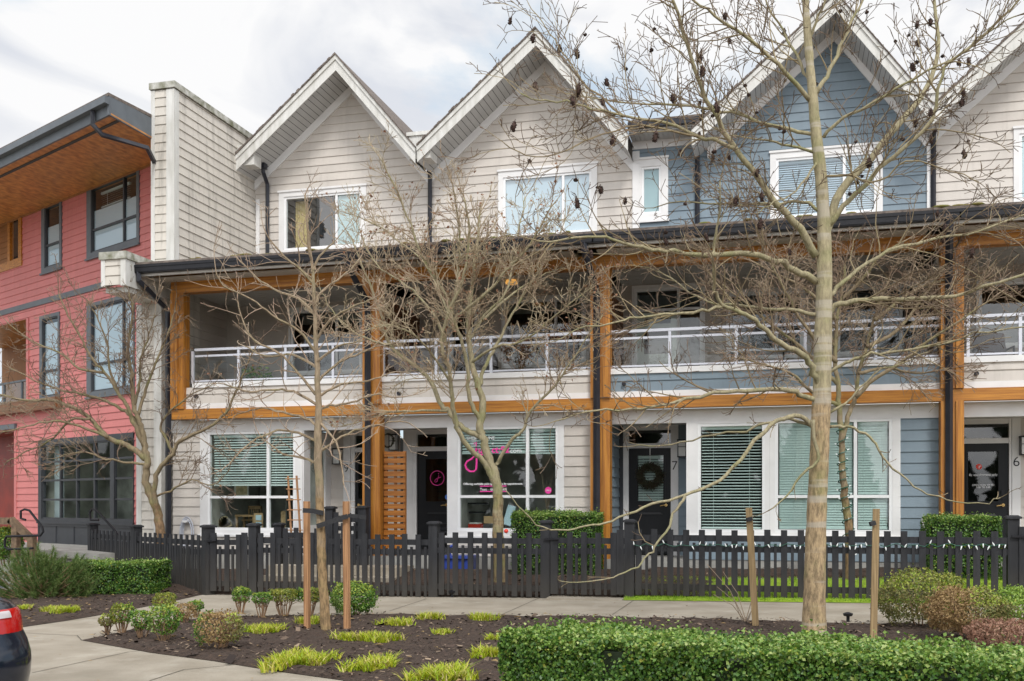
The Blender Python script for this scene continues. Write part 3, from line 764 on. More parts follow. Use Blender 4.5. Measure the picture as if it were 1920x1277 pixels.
# ---- balcony storey and ground storey of each unit
def rowfence():
    pass
RAIL = {}
RP = [[362, 448, 536, 625], [719, 818, 921, 1026], [1256, 1380.6, 1510, 1641.5], [1815, 1912.7, 2010, 2110]]
for i, un in enumerate((U9, U8, U7, U6)):
    xa, xb = HX[i]
    sid = 'siding_blue' if un is U7 else 'siding_beige'
    pl = xa + (0.30 if i == 0 else 0.17); pr = xb - 0.17
    # timber beam, header and floor
    MB().box(f0, xa - (0.13 if i == 0 else 0), xb, -0.2, 0.0, ZB0, ZB1).build('beam', 'wood_h', un)
    MB().box(f0, xa - (0.13 if i == 0 else 0), xb, -0.18, 0.03, 5.60, 5.98).build('header_beam', 'wood_h', un)
    # parapet below the railing
    siding(MB(), f0, ZB1 + 0.11, ZC - 0.09, xa + 0.02, xb - 0.02, n=-0.09).build('balcony_parapet', sid, un)
    b = MB(); b.box(f0, pl, pr, -0.28, -0.05, ZC - 0.10, ZC); b.box(f0, xa - 0.1, xb, -0.15, -0.065, ZB1 + 0.003, ZB1 + 0.11)
    b.build('parapet_cap', 'white_trim', un)
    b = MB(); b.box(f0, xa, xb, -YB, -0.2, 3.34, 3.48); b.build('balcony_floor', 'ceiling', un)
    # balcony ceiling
    b = MB(); k = int((YB + 0.55) / 0.2)
    for q in range(k): b.box(f0, xa - 0.4, xb, -YB + q * 0.2 + 0.01, -YB + q * 0.2 + 0.195, 5.82, 5.84)
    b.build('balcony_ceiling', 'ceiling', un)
    # vent spouts
    b = MB(); us = f0.p([365, 746, 1169, 1832][i], [743, 737, 719, 700][i])
    b.tube([f0.pt(us[0], -0.1, us[1]), f0.pt(us[0], -0.02, us[1])], 0.035, 12); b.build('overflow_spout', 'downspout', un)
    # railing
    b = MB(); y = -0.16; us = [f0.p(px, 660, y)[0] for px in RP[i]]
    b.box(f0, pl, pr, y - 0.03, y + 0.03, ZR - 0.05, ZR); b.box(f0, pl, pr, y - 0.018, y + 0.018, ZR - 0.17, ZR - 0.13)
    b.box(f0, pl, pr, y - 0.018, y + 0.018, ZC + 0.03, ZC + 0.06)
    rl = b.build('railing', 'aluminium', un)
    for u in us: MB().box(f0, u - 0.025, u + 0.025, y - 0.026, y + 0.024, ZC, ZR - 0.05).build('railing_post', 'aluminium', rl)
    ed = [pl] + us + [pr]
    for a, c in zip(ed, ed[1:]):
        if c - a > 0.15: MB().quad(f0.pt(a + .03, y, ZC + .06), f0.pt(c - .03, y, ZC + .06), f0.pt(c - .03, y, ZR - .17), f0.pt(a + .03, y, ZR - .17)).build('glass_panel', 'glass_rail', rl)
    # roof over the balcony
    b = MB(); ge = xa - 0.42 if i == 0 else xa
    P = f0.pt
    b.hexa([P(ge, 0.78, 6.02), P(xb, 0.78, 6.02), P(xb, -Y3, 7.12), P(ge, -Y3, 7.12), P(ge, 0.78, 6.06), P(xb, 0.78, 6.06), P(xb, -Y3, 7.16), P(ge, -Y3, 7.16)])
    rf = b.build('balcony_roof', 'shingle', un)
    mo = MB(); rr = random.Random(i)
    for q in range(26):
        u = ge + (xb - ge) * rr.random(); s = 0.05 + rr.random() * 0.12
        mo.ball(f0.pt(u, 0.74 - rr.random() * 0.25, 6.07), s, 0.08, 0.035, 8, 4)
    mo.build('moss', 'moss', rf)['kind'] = 'stuff'
    b = MB(); b.box(f0, ge + 0.01, xb, 0.60, 0.66, 5.82, 6.0)
    b.build('eave_fascia', 'white_trim', un)
    MB().box(f0, ge + 0.01, xb, 0.035, 0.60, 5.90, 5.93).build('eave_soffit', 'wood_h', un)
    b = MB(); b.box(f0, ge, xb + 0.002 * i, 0.665, 0.79, 5.86, 5.875); b.box(f0, ge, xb, 0.78, 0.80, 5.875, 6.0); b.box(f0, ge, xb, 0.80, 0.812, 5.96, 6.01); b.box(f0, ge - 0.003, ge + 0.02, 0.665, 0.80, 5.875, 6.0)
    b.build('gutter', 'black_metal', un)
    # back wall of the balcony, with its doors and windows
    holes = []
    if i == 0: holes = [rect(fB, 542, 682, 578, 705)]
    if i == 1: holes = [rect(fB, 941, 1099, 559, 691), rect(fB, 838, 900, 575, 715)]
    if i == 2: holes = [rect(fB, 1185, 1322, 537, 700), rect(fB, 1362, 1510, 545, 676), rect(fB, 1565, 1760, 535, 670)]
    if i == 3: holes = [rect(fB, 1830, 1990, 525, 655)]
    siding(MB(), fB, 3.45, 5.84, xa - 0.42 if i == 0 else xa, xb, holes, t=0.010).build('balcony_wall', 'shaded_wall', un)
    for k, h in enumerate(holes):
        o0, o1, y0, y1 = h; y0 = max(y0, 3.5)
        if (i, k) in ((1, 1),): gl = (o0 + .12, o1 - .12, y0 + 0.08, y1 - .14); mu = []; br = []
        elif (i, k) == (2, 0): gl = (o0 + .1, o1 - .1, y0 + .08, y1 - .12); mu = [o0 + (o1 - o0) * 0.64]; br = [(gl[0], gl[1], gl[3] - 0.38)]
        else: gl = (o0 + .1, o1 - .1, y0 + .1, y1 - .12); mu = [gl[0] + (gl[1] - gl[0]) * 0.66]; br = [(gl[0], gl[1], y0 + 0.45)] if i in (1,) else []
        w = window(un, fB, (o0, o1, y0, y1), gl, mu, br, trim='white_trim', sill=False, head=False, roomd=1.5, name='balcony_window')
        if (i, k) == (2, 0):
            dd = MB(); m_ = mu[0]; dd.box(fB, gl[0], gl[0] + .14, -.06, -.035, gl[2], gl[3] - .42); dd.box(fB, m_ - .16, m_ - .03, -.06, -.035, gl[2], gl[3] - .42); dd.box(fB, gl[0] + .14, m_ - .16, -.06, -.035, gl[2], gl[2] + .3); dd.box(fB, gl[0] + .14, m_ - .16, -.06, -.035, gl[3] - .54, gl[3] - .42); dd.box(fB, gl[0] + .14, m_ - .16, -.06, -.035, gl[2] + .8, gl[2] + .9)
            dd.build('balcony_door', 'door_white', w)
    # slatted divider between neighbouring balconies
    if i > 0:
        b = MB(); z = 3.5
        while z < 5.35:
            b.box(Frame((xa, 0), (0, 1)), 0.18, 2.58, -0.02, 0.02, z, z + 0.085); z += 0.10
        b.box(Frame((xa, 0), (0, 1)), 1.2, 1.3, -0.05, 0.05, 3.48, 5.4)
        b.build('privacy_divider', 'wood_dark', un)
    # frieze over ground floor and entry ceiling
    zt = 2.85
    MB().box(fW, xa - (0.30 if i == 0 else 0), xb, -0.14, 0.0, zt, ZB0 - 0.002).build('frieze', 'white_trim', un)
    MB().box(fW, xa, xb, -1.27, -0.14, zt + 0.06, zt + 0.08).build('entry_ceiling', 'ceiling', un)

# ---- posts with downspouts in front of them
for i, un in enumerate((U9, U8, U7, U6)):
    x = XP[i]
    for (z0, z1) in ((gz(x) - 0.05, ZB0 - 0.002), (ZB1 + 0.002, 5.598)):
        b = MB()
        if i == 0:
            b.box(f0, x - 0.13, x + 0.03, -0.21, 0.05, z0, z1) if z0 > 1 else None
            if z0 > 1: b.box(f0, x + 0.03, x + 0.15, -0.2, 0.025, z0, z1)
        else:
            b.box(f0, x - 0.17, x - 0.035, -0.2, 0.045, z0, z1); b.box(f0, x - 0.035, x + 0.06, -0.2, 0.02, z0, z1); b.box(f0, x + 0.06, x + 0.18, -0.2, 0.05, z0, z1)
        if b.v: b.build('post', 'wood_v', un)
    if i == 0:
        pts = [fE.pt(-12.0, 0.0, 5.88), fE.pt(-12.0, 0.0, 5.72), f0.pt(-11.95, 0.60, 5.62), f0.pt(-11.86, 0.02, 5.28), f0.pt(-11.845, 0.0, 5.1), f0.pt(-11.845, 0.0, gz(x))]
    else:
        pts = [fE.pt(x - 0.14, 0.0, 5.88), fE.pt(x - 0.14, 0.0, 5.74), f0.pt(x - 0.13, 0.68, 5.66), f0.pt(x - 0.06, 0.12, 5.24), f0.pt(x - 0.05, 0.075, 5.05), f0.pt(x - 0.05, 0.075, gz(x))]
    spout(un, pts, 0.10)

# ================================================================== ground floors
def door(unit, u0, u1, z0, z1, glass, trans, trim, handle='right', lock=False):
    b = MB()
    for (a, c) in trim: b.box(fD, a, c, -0.05, 0.03, FL, 2.92)
    b.box(fD, u0 - 0.03, u1 + 0.03, -0.05, 0.02, z1, z1 + 0.09); b.box(fD, u0 - 0.03, u1 + 0.03, -0.05, 0.02, trans[1], 2.92)
    d = MB(); g0, g1, q0, q1 = glass
    d.box(fD, u0, g0, -0.06, -0.01, z0, z1); d.box(fD, g1, u1, -0.06, -0.01, z0, z1); d.box(fD, g0, g1, -0.06, -0.01, z0, q0); d.box(fD, g0, g1, -0.06, -0.01, q1, z1)
    for (a, c, y, w_) in ((g0 + .02, g1 - .02, q0 - .22, .04), (g0 + .02, g1 - .02, z0 + .2, .04)):
        d.hexa([fD.pt(a, .01, y - w_), fD.pt(c, .01, y - w_), fD.pt(c, -.01, y - w_), fD.pt(a, -.01, y - w_), fD.pt(a + .04, -.008, y), fD.pt(c - .04, -.008, y), fD.pt(c - .04, -.01, y), fD.pt(a + .04, -.01, y)])
    for (a, c, e, f) in ((g0 - .03, g0, q0 - .03, q1 + .03), (g1, g1 + .03, q0 - .03, q1 + .03), (g0, g1, q0 - .03, q0), (g0, g1, q1, q1 + .03)):
        d.box(fD, a, c, -.01, .006, e, f)
    dr = d.build('door', 'door_black', unit)
    b.build('door_frame', 'white_trim', dr)
    MB().quad(fD.pt(g0, -.03, q0), fD.pt(g1, -.03, q0), fD.pt(g1, -.03, q1), fD.pt(g0, -.03, q1)).build('pane', 'glass', dr)
    t0, t1 = trans
    MB().quad(fD.pt(u0, -.03, t0), fD.pt(u1, -.03, t0), fD.pt(u1, -.03, t1), fD.pt(u0, -.03, t1)).build('transom_pane', 'glass', dr)
    room(fD, u0, u1, z0, t1, -0.07, 1.4, dr, 0.05)
    h = MB(); uu = u1 - 0.09 if handle == 'right' else u0 + 0.09; s = -1 if handle == 'right' else 1
    h.tube([fD.pt(uu, -0.01, 1.40), fD.pt(uu, 0.035, 1.40)], 0.028, 12); h.tube([fD.pt(uu, 0.05, 1.40), fD.pt(uu + s * 0.06, 0.05, 1.395), fD.pt(uu + s * 0.11, 0.05, 1.385)], 0.011, 6)
    h.build('handle', 'brass', dr)
    if lock: MB().box(fD, uu - .03, uu + .03, -.01, .02, 1.50, 1.66).build('keypad_lock', 'black_metal', dr)
    return dr
P_ = lambda fr, px, py: fr.p(px, py)
zdt = 2.03 + FL
def dx(px): return fD.p(px, 900)[0]
def wx(px): return fW.p(px, 900)[0]
def wz(px, py): return fW.p(px, py)[1]
def dz(px, py): return fD.p(px, py)[1]
# number 9
g9 = (wx(394), wx(550), wz(400, 989), wz(400, 815)); o9 = (wx(376), wx(568), wz(400, 1003), 2.848)
w = window(U9, fW, o9, g9, [wx(502.5)], [(g9[0], g9[1], wz(480, 932))], head=False, name='bay_window', rs=0.09, rm='room_light', roomd=2.2, tn=0.02)
blinds(fW, g9[0] + .06, wx(499), wz(450, 908), g9[3] - .06, -0.065, w); blinds(fW, wx(506), g9[1], wz(530, 908), g9[3] - .06, -0.065, w)
zsill = o9[2]
siding(MB(), fW, 0.45, 2.848, -11.9, o9[0] - .002).build('front_wall', 'siding_beige', U9)
siding(MB(), fW, 0.45, zsill, o9[0], o9[1] - .002).build('front_wall', 'siding_beige', U9)
fr_ = Frame((o9[1], 0), (0, 1))      # right return of the bay
b = MB(); b.box(fr_, YW + .002, YW + 0.28, -0.04, 0.02, 0.05, 2.848); b.box(fr_, 1.22, YD - .002, -0.04, 0.02, 0.05, 2.848); b.box(fr_, YW + .28, 1.22, -0.04, 0.02, 2.72, 2.848)
b.box(fr_, YW + .28, 1.22, -0.04, 0.02, 0.05, 1.0)
rw = b.build('bay_return', 'white_trim', U9)
MB().quad(fr_.pt(.53, -.01, 1.0), fr_.pt(1.22, -.01, 1.0), fr_.pt(1.22, -.01, 2.72), fr_.pt(.53, -.01, 2.72)).build('pane', 'glass', rw)
blinds(fr_, .55, 1.2, 1.02, 2.66, -0.1, rw)
MB().box(fr_, .5, 1.25, -.5, -.48, .9, 2.8).build('room_interior', 'room', rw)
def entry(un, xl_, xr_, sid, d0, d1, gpx, gy, ty, num, numpx, trims, side=None, handle='right', lock=False, lan=None):
    g = (dx(gpx[0]), dx(gpx[1]), dz(gpx[0], gy[1]), dz(gpx[0], gy[0]))
    d = door(un, dx(d0), dx(d1), FL + .02, zdt, g, (zdt + .09, 2.82), [(dx(a), dx(c)) for a, c in trims], handle, lock)
    ed = sorted([dx(d0), dx(d1)] + [dx(q) for t in trims for q in t])
    lo, hi = ed[0], ed[-1]
    if lo - xl_ > .02: siding(MB(), fD, FL, 2.92, xl_, lo).build('entry_wall', sid, un)
    if xr_ - hi > .02: siding(MB(), fD, FL, 2.92, hi, xr_).build('entry_wall', sid, un)
    if num: text(num, 0.24, fD, dx(numpx[0]) - 0.06, dz(*numpx) - 0.09, 0.032, 'black_metal', un, 'house_number', off=-0.002)
    b = MB(); b.box(f0, xl_, xr_, -YD, 0.1, FL - .22, FL - .003); b.build('porch_slab', 'concrete_step', un)
    return d
d9 = entry(U9, o9[1], XP[1], 'siding_beige', 666, 706, (672, 700), (850, 935), None, '9', (650.5, 877), [(645, 658), (659, 666)], handle='left')
# number 8
o8 = (wx(839), wx(1058), wz(860, 1006), 2.848); g8 = (wx(863), wx(1042), wz(870, 990), wz(870, 806))
w8g = window(U8, fW, o8, g8, [wx(989)], [(g8[0], g8[1], wz(920, 931))], head=False, name='shop_window', rs=0.09, rm='room_light', roomd=2.4, tn=0.02)
blinds(fW, g8[0] + .02, wx(985), wz(900, 848), g8[3] - .05, -0.065, w8g, 0.05, 0.8, 'shade_green'); blinds(fW, wx(993), g8[1], wz(1010, 848), g8[3] - .05, -0.065, w8g, 0.05, 0.8, 'shade_green')
b = siding(MB(), fW, 0.45, 2.848, o8[1] + .002, XP[2] - .05); b.build('front_wall', 'siding_beige', U8)
siding(MB(), fW, 0.45, o8[2], o8[0], o8[1]).build('front_wall', 'siding_beige', U8)
MB().box(Frame((o8[0], 0), (0, 1)), YW + .02, YD, 0.0, 0.03, 0.05, 2.848).build('bay_return', 'white_trim', U8)
d8 = entry(U8, XP[1] + .05, o8[0], 'siding_beige', 782, 846, (798, 842), (861, 940), None, None, None, [(757, 775), (775.2, 781.8)])
# lettering on the shop window and door
zz = lambda py: wz(920, py)
n_ = -0.026
text('SHOP ONLINE', .085, fW, wx(874), zz(824), n_, 'white_vinyl_letter', U8)
text('at', .06, fW, wx(921), zz(833), n_, 'white_vinyl_letter', U8)
text('u', .17, fW, wx(896), zz(849), n_, 'pink', U8, off=.004); text('ct\u00b792', .17, fW, wx(921), zz(849), n_, 'pink', U8, off=.004)
text('.com', .125, fW, wx(953), zz(849.5), n_, 'white_vinyl_letter', U8)
text('Offering curbside pick-ups & visits by appointment.', .0555, fW, wx(868), zz(909), n_, 'white_vinyl_letter', U8, off=.001)
text('Text - 604     608', .072, fW, wx(899), zz(920), n_, 'white_vinyl_letter', U8)
b = MB()
loop = [(893, 840), (889, 855), (883, 861), (875, 865), (871.5, 872), (874, 879), (880, 884), (888, 884), (892, 880), (893, 866), (893, 853)]
b.tube([fW.pt(*(lambda q: (q[0], n_ + .003, q[1]))(fW.p(x, y))) for x, y in loop], .02, 5)
b.tube([fW.pt(*(lambda q: (q[0], n_ + .003, q[1]))(fW.p(x, y))) for x, y in [(893, 853), (903, 853), (911, 851)]], .018, 5)
b.tube([fW.pt(*(lambda q: (q[0], n_ + .003, q[1]))(fW.p(x, y))) for x, y in [(888, 832), (893, 829), (892, 837)]], .012, 5)
for y in (911.5, 921.5): b.box(fW, wx(899), wx(949), n_, n_ + .004, zz(y) - .008, zz(y) + .008)
b.build('pink_logo', 'pink', U8)
c = fW.p(1027.5, 919.5)
MB().tube([fW.pt(c[0], n_, c[1]), fW.pt(c[0], n_ + .004, c[1])], .062, 24).build('round_sticker', 'pink', U8)
text('OPEN', .036, fW, c[0], c[1] - .012, n_ + .005, 'white_vinyl_letter', U8, align='CENTER')
c = fD.p(819, 896.5)
b = MB(); ring = [fD.pt(c[0] + .145 * math.cos(a), -.022, c[1] + .145 * math.sin(a)) for a in [k * math.pi / 16 for k in range(33)]]
b.tube(ring, .009, 5)
js = [(-.045, .01), (.06, .035), (.02, .02), (.035, .055), (.01, -.02), (-.005, -.07), (-.04, -.085), (-.055, -.055), (-.02, -.015), (.075, .02)]
b.tube([fD.pt(c[0] + x, -.022, c[1] + y) for x, y in js[3:]], .008, 5)
b.ball(fD.pt(c[0] + .03, -.02, c[1] + .09), .011, .008, .011)
b.build('door_logo', 'pink', d8)
c = fD.p(838, 932); MB().tube([fD.pt(c[0], -.028, c[1]), fD.pt(c[0], -.022, c[1])], .05, 20).build('blue_sticker', 'blue_sticker', d8)
# number 7
def bx(px): return wx(px)
oa = (wx(1287), wx(1443), wz(1320, 1004), 2.848); ga = (wx(1314), wx(1429), wz(1320, 992), wz(1320, 800))
ob = (wx(1443) + .002, wx(1688), wz(1320, 1004), 2.848); gb = (wx(1459), wx(1667), wz(1500, 993), wz(1500, 793))
w7a = window(U7, fW, oa, ga, [], [], head=False, name='bay_window', rs=0.09, roomd=2.2, tn=0.02)
blinds(fW, ga[0] + .01, ga[1] - .01, ga[2] + .04, ga[3] - .05, -0.065, w7a, .052, .42, 'blind', .045)
w7b = window(U7, fW, ob, gb, [wx(1604)], [(gb[0], gb[1], wz(1560, 931))], head=False, name='bay_window', rs=0.09, roomd=1.2, tn=0.02)
for (a, c) in ((gb[0] + .02, wx(1599)), (wx(1609), gb[1] - .02)):
    blinds(fW, a, c, gb[2] + .04, gb[3] - .05, -0.062, w7b, .044, 1.15, 'shade_green', .05)
siding(MB(), fW, 0.45, 2.848, ob[1] + .002, XP[3] - .05).build('front_wall', 'siding_blue', U7)
siding(MB(), fW, 0.45, oa[2], oa[0], ob[1]).build('front_wall', 'siding_blue', U7)
MB().box(Frame((oa[0], 0), (0, 1)), YW + .02, YD, 0.0, 0.03, 0.05, 2.848).build('bay_return', 'white_trim', U7)
siding(MB(), Frame((XP[2] + .1, 0), (0, 1)), FL, 2.92, 0.22, YD).build('entry_side_wall', 'siding_blue', U7)
MB().box(fD, XP[2] + .105, dx(1168.5), -.02, .03, FL, 2.92).build('dark_strip', 'charcoal', U7)  # dark upright strip between side wall and door trim
d7 = entry(U7, XP[2] + .1, oa[0], 'siding_blue', 1179, 1258, (1195, 1244), (854, 939), None, '7', (1265, 872), [(1169, 1176), (1176, 1179), (1258, 1272)], handle='right')
blinds(fD, dx(1196), dx(1243), dz(1200, 938), dz(1200, 859), -.06, d7, .05, .9)
# number 6
d6 = entry(U6, XP[3] + .1, XR_END, 'siding_beige', 1806, 1891, (1815, 1872), (847, 940), None, '6', (1905, 864.5), [(1891.5, 1896), (1897, 1913)], handle='right', lock=True)
for k, (s, tx) in enumerate((('By appointment only', 889), ('contact@mail', 897), ('604 000 0000', 900.5), ('OPEN MON TO FRI', 908), ('9:00 TO 5:00', 912))):
    if k in (1, 2): continue
    text(s, .055 if k == 0 else .042, fD, dx(1844), dz(1844, tx + 3), -.026, 'white_vinyl_letter', d6, align='CENTER')
c = fD.p(1836, 875); MB().tube([fD.pt(c[0], -.028, c[1]), fD.pt(c[0], -.022, c[1])], .05, 20).build('red_emblem', 'red_glass', d6)
text('r', .1, fD, c[0] - .01, c[1] - .03, -.02, 'white_vinyl_letter', d6)
# foundations
for i, un in enumerate((U9, U8, U7, U6)):
    xa, xb = HX[i]
    MB().box(f0, xa - (.4 if i == 0 else 0), xb, -1.0, -YW + .004, -.4, .448).build('foundation', 'concrete_step', un)

# wall lanterns
def lantern(fr, px, py, label, n=0.0):
    u, z = fr.p(px, py); o = fr.pt(u, n, z)
    t = thing('wall_lantern', o, label, 'lantern', 'wall lanterns beside the doors')
    b = MB(); b.box(fr, u - .07, u + .07, n + .005, n + .02, z - .14, z + .16); b.box(fr, u - .09, u + .09, n + .02, n + .17, z + .14, z + .165); b.box(fr, u - .085, u + .085, n + .03, n + .17, z - .165, z - .15)
    for (a, c) in ((-.08, .035), (.068, .035), (-.08, .155), (.068, .155)): b.box(fr, u + a, u + a + .012, n + c, n + c + .012, z - .15, z + .14)
    b.box(fr, u - .068, u + .068, n + .156, n + .166, z + .02, z + .03)
    b.build('frame', 'black_metal', t)
    MB().box(fr, u - .066, u + .066, n + .05, n + .152, z - .149, z + .139).build('lamp_glass', 'lantern_glass', t)
lantern(fD, 636, 856, 'black box lantern on the wall by the door numbered 9')
lantern(fD, 1280, 841, 'black box lantern half hidden beside the blue wall by the wreathed door')
lantern(fD, 1920, 836, 'black box lantern by the door numbered 6')

# ================================================================== red house
FWDR = FWD * 1925 + RGT * (-1295 - 960)
FWDR.z = 0
fR = Frame((XF0, 1.5), (-FWDR.x, -FWDR.y))
RED = thing('red_house', (-17, 6, 0), 'red clapboard house with a timber soffit and slate grey window trim', 'house')
def rr_(x0, x1, yt0, yb0, yt1=None): return rect(fR, x0, x1, yt0, yb0)
uL = -13.0
rw1 = ((fR.p(164.5, 400)[0], fR.p(263, 400)[0]), fR.p(164.5, 485)[1], fR.p(164.5, 350)[1])
def rwin(x0, x1, yt, yb, gx0, gx1, mull=(), bar=None, low=None, sheet=None, gm='glass_sky', bars_px=None):
    o = (fR.p(x0, yt)[0], fR.p(x1, yt)[0], fR.p(x0, yb)[1], fR.p(x0, yt)[1])
    g0, g1 = fR.p(gx0, yt)[0], fR.p(gx1, yt)[0]
    mt = (o[1] - o[0])
    g = (g0, g1, o[2] + .17, o[3] - .12)
    br = []
    if bar: br = [(g0, g1, fR.p(gx0, bar)[1])]
    w = window(RED, fR, o, g, [fR.p(m, yt)[0] for m in mull], br, trim='slate_trim', frame='charcoal', glassm=gm, sill=True, head=False, roomd=1.2, fw=.035)
    if sheet: MB().box(fR, g0, g1, -.05, -.045, g[2], g[2] + (g[3] - g[2]) * sheet).build('pale_sheet', 'shade_white', w)  # pale sheet close behind the pane
    return o, w
RH = []
o, w = rwin(164.5, 263, 351, 488, 174, 256.5, (232,), 432, sheet=.66); RH.append(o)
blinds(fR, fR.p(176, 400)[0], fR.p(229, 400)[0], o[2] + (o[3] - o[2]) * .72, o[3] - .2, -.2, w)
o, w = rwin(79.5, 117.5, 386, 515, 87, 112, (), 461, sheet=.68); RH.append(o)
o, w = rwin(164.5, 254, 571, 747, 174, 250, (231,), 684, sheet=.98); RH.append(o)  # pale sheet put in for the bright sky these panes reflect
o, w = rwin(76, 113.5, 594, 755, 82, 109, (), 697, sheet=.95); RH.append(o)  # here too the pale sheet stands in for reflected sky
# ground floor grid window
o = (fR.p(74, 900)[0], fR.p(252, 900)[0], fR.p(74, 979)[1], fR.p(74, 826)[1]); RH.append(o)
g = (fR.p(81, 900)[0], fR.p(251, 900)[0], fR.p(81, 970)[1], fR.p(81, 838)[1])
cols = [fR.p(x, 900)[0] for x in (113, 144, 177, 212)]
rows = [g[2] + (g[3] - g[2]) * k for k in (.25, .52, .78)]
w = window(RED, fR, o, g, cols, [(g[0], g[1], z) for z in rows], trim='charcoal', frame='charcoal', roomd=1.8, sill=True, head=False, fw=.035, rm='room_light')
b = MB(); b.box(fR, cols[3] - .09, cols[3] + .09, -.05, .03, g[2], g[3]); b.build('mullion_post', 'charcoal', w)
MB().box(fR, g[0], g[0] + .5, -.3, -.29, g[2], g[3]).build('curtain', 'shade_white', w)
b = MB(); b.box(fR, o[0], o[1] + .1, -.02, .02, FL - .02, o[2])
k = 5
for q in range(k + 1):
    u = o[0] + (o[1] - o[0]) * q / k; b.box(fR, u - .02, u + .02, .02, .035, FL, o[2] - .04)
b.box(fR, o[0], o[1] + .1, .02, .045, o[2] - .09, o[2]); b.build('base_panel', 'charcoal', RED)
ob_ = (o[0], o[1], FL - .5, o[2])
# balcony opening and upper timber bay at the far left, door recess
bo = (-12.9, fR.p(54, 640)[0], fR.p(54, 752)[1], fR.p(54, 597)[1])
tb = (-12.9, fR.p(41, 450)[0], fR.p(41, 483)[1], fR.p(41, 400)[1] )
dro = (-12.9, fR.p(29, 900)[0], FL, fR.p(29, 808)[1])
zsof = 8.95
siding(MB(), fR, FL - .3, zsof + .1, uL, 0.1, RH + [ob_, bo, tb, dro], course=.17).build('clapboard_wall', 'siding_red', RED)
zt_ = fR.p(100, 561)[1]
MB().box(fR, uL, 0.05, 0, .045, zt_ - .07, zt_ + .07).build('band_trim', 'slate_trim', RED)
siding(MB(), fR, tb[2], tb[3], tb[0], tb[1], n=-.05, course=.15).build('timber_bay', 'siding_brown', RED)
b = MB(); b.box(fR, tb[0], tb[1] + .06, -.05, .04, tb[2] - .22, tb[2]); b.box(fR, tb[1] - .12, tb[1] + .05, -.05, .045, tb[2], tb[3] + .1); b.box(fR, fR.p(18, 450)[0] - .07, fR.p(18, 450)[0] + .07, -.05, .03, tb[2], tb[3]); b.build('timber_trim', 'wood_h', RED)
MB().box(fR, fR.p(24, 450)[0], fR.p(36, 450)[0], -.04, -.02, tb[2] + .05, tb[3] - .1).build('side_window', 'car_glass', RED)
# balcony recess
b = MB(); P = fR.pt; a, c, e, g_ = bo
b.quad(P(a, -1.8, e), P(c, -1.8, e), P(c, -1.8, g_), P(a, -1.8, g_)); b.quad(P(c, 0, e), P(c, -1.8, e), P(c, -1.8, g_), P(c, 0, g_))
b.build('balcony_wall', 'siding_brown', RED)
MB().box(fR, a, c, -1.8, 0, g_, g_ + .02).build('balcony_ceiling', 'wood_soffit', RED)
MB().box(fR, a, c, -1.8, -.02, e - .2, e).build('balcony_floor', 'grey_timber', RED)
MB().box(fR, a, fR.p(118, 755)[0], .02, .20, e - .30, e - .02).build('balcony_edge_beam', 'wood_dark', RED)
MB().box(fR, c - .07, c + .04, -.05, .04, e, g_).build('balcony_trim', 'siding_red', RED)
b = MB(); zr = fR.p(30, 713)[1]; b.box(fR, a, c - .08, -.1, -.05, zr - .05, zr)
for px in (-30, 3, 36): u = fR.p(px, 730)[0]; b.box(fR, u - .025, u + .025, -.1, -.05, e, zr)
rl = b.build('balcony_railing', 'slate_trim', RED)
MB().quad(P(a, -.08, e + .05), P(c - .08, -.08, e + .05), P(c - .08, -.08, zr - .06), P(a, -.08, zr - .06)).build('glass_panel', 'glass_sky', rl)
# door recess
a, c, e, g_ = dro
b = MB(); b.quad(P(a, -.9, e), P(c, -.9, e), P(c, -.9, g_), P(a, -.9, g_)); b.quad(P(c, 0, e), P(c, -.9, e), P(c, -.9, g_), P(c, 0, g_)); b.quad(P(a, 0, g_), P(c, 0, g_), P(c, -.9, g_), P(a, -.9, g_))
b.build('front_door', 'red_door', RED)
MB().box(fR, c - .02, c + .10, -.05, .03, e, g_ + .05).build('door_trim', 'siding_red', RED)
MB().box(fR, a, c + .1, .0, .08, g_ + .05, g_ + .18).build('door_hood', 'slate_trim', RED)
# eave: soffit, fascia, gutter, roof; cut along the party line X = XF0
def cut(n, extra=0.0):   # u where the plane at distance n meets the firewall side
    return n * (-fR.N.x / fR.U.x) + extra
OV = 2.12
def slab(mb, n0, n1, z0, z1, z0b=None, z1b=None):
    c0, c1 = cut(n0), cut(n1)
    zb0 = z0 if z0b is None else z0b; zb1 = z1 if z1b is None else z1b
    mb.hexa([P(uL, n1, z0), P(c1, n1, z0), P(c0, n0, zb0), P(uL, n0, zb0), P(uL, n1, z1), P(c1, n1, z1), P(c0, n0, zb1), P(uL, n0, zb1)])
b = MB(); slab(b, -.2, OV - .05, zsof, zsof + .03); b.build('timber_soffit', 'wood_soffit', RED)
b = MB(); slab(b, OV - .34, OV - .26, zsof - .012, zsof - .002); b.build('soffit_vent', 'dark_gap', RED)
MB().box(fR, uL, 0.0, 0.0, .05, zsof - .035, zsof - .003).build('soffit_trim', 'siding_brown', RED)
b = MB(); slab(b, OV - .048, OV, zsof - .02, zsof + .27); b.build('eave_fascia', 'slate_trim', RED)
fX = Frame((XF0, 0), (0, 1))
ye = 1.5 + (fR.U * cut(OV) + fR.N * OV).y
b = MB(); b.hexa([fX.pt(ye, -.003, zsof - .02), fX.pt(1.5, -.003, zsof + .0), fX.pt(1.5, -.04, zsof + .0), fX.pt(ye, -.04, zsof - .02), fX.pt(ye, -.003, zsof + .36), fX.pt(1.5, -.003, zsof + .45), fX.pt(1.5, -.04, zsof + .45), fX.pt(ye, -.04, zsof + .36)]); b.build('end_fascia', 'slate_trim', RED)
b = MB(); slab(b, OV + .003, OV + .12, zsof + .17, zsof + .30); b.build('gutter', 'slate_trim', RED)
b = MB(); slab(b, -6, OV + .02, zsof + .34, zsof + .40, zsof + .9, zsof + .96); b.build('roof', 'shingle', RED)
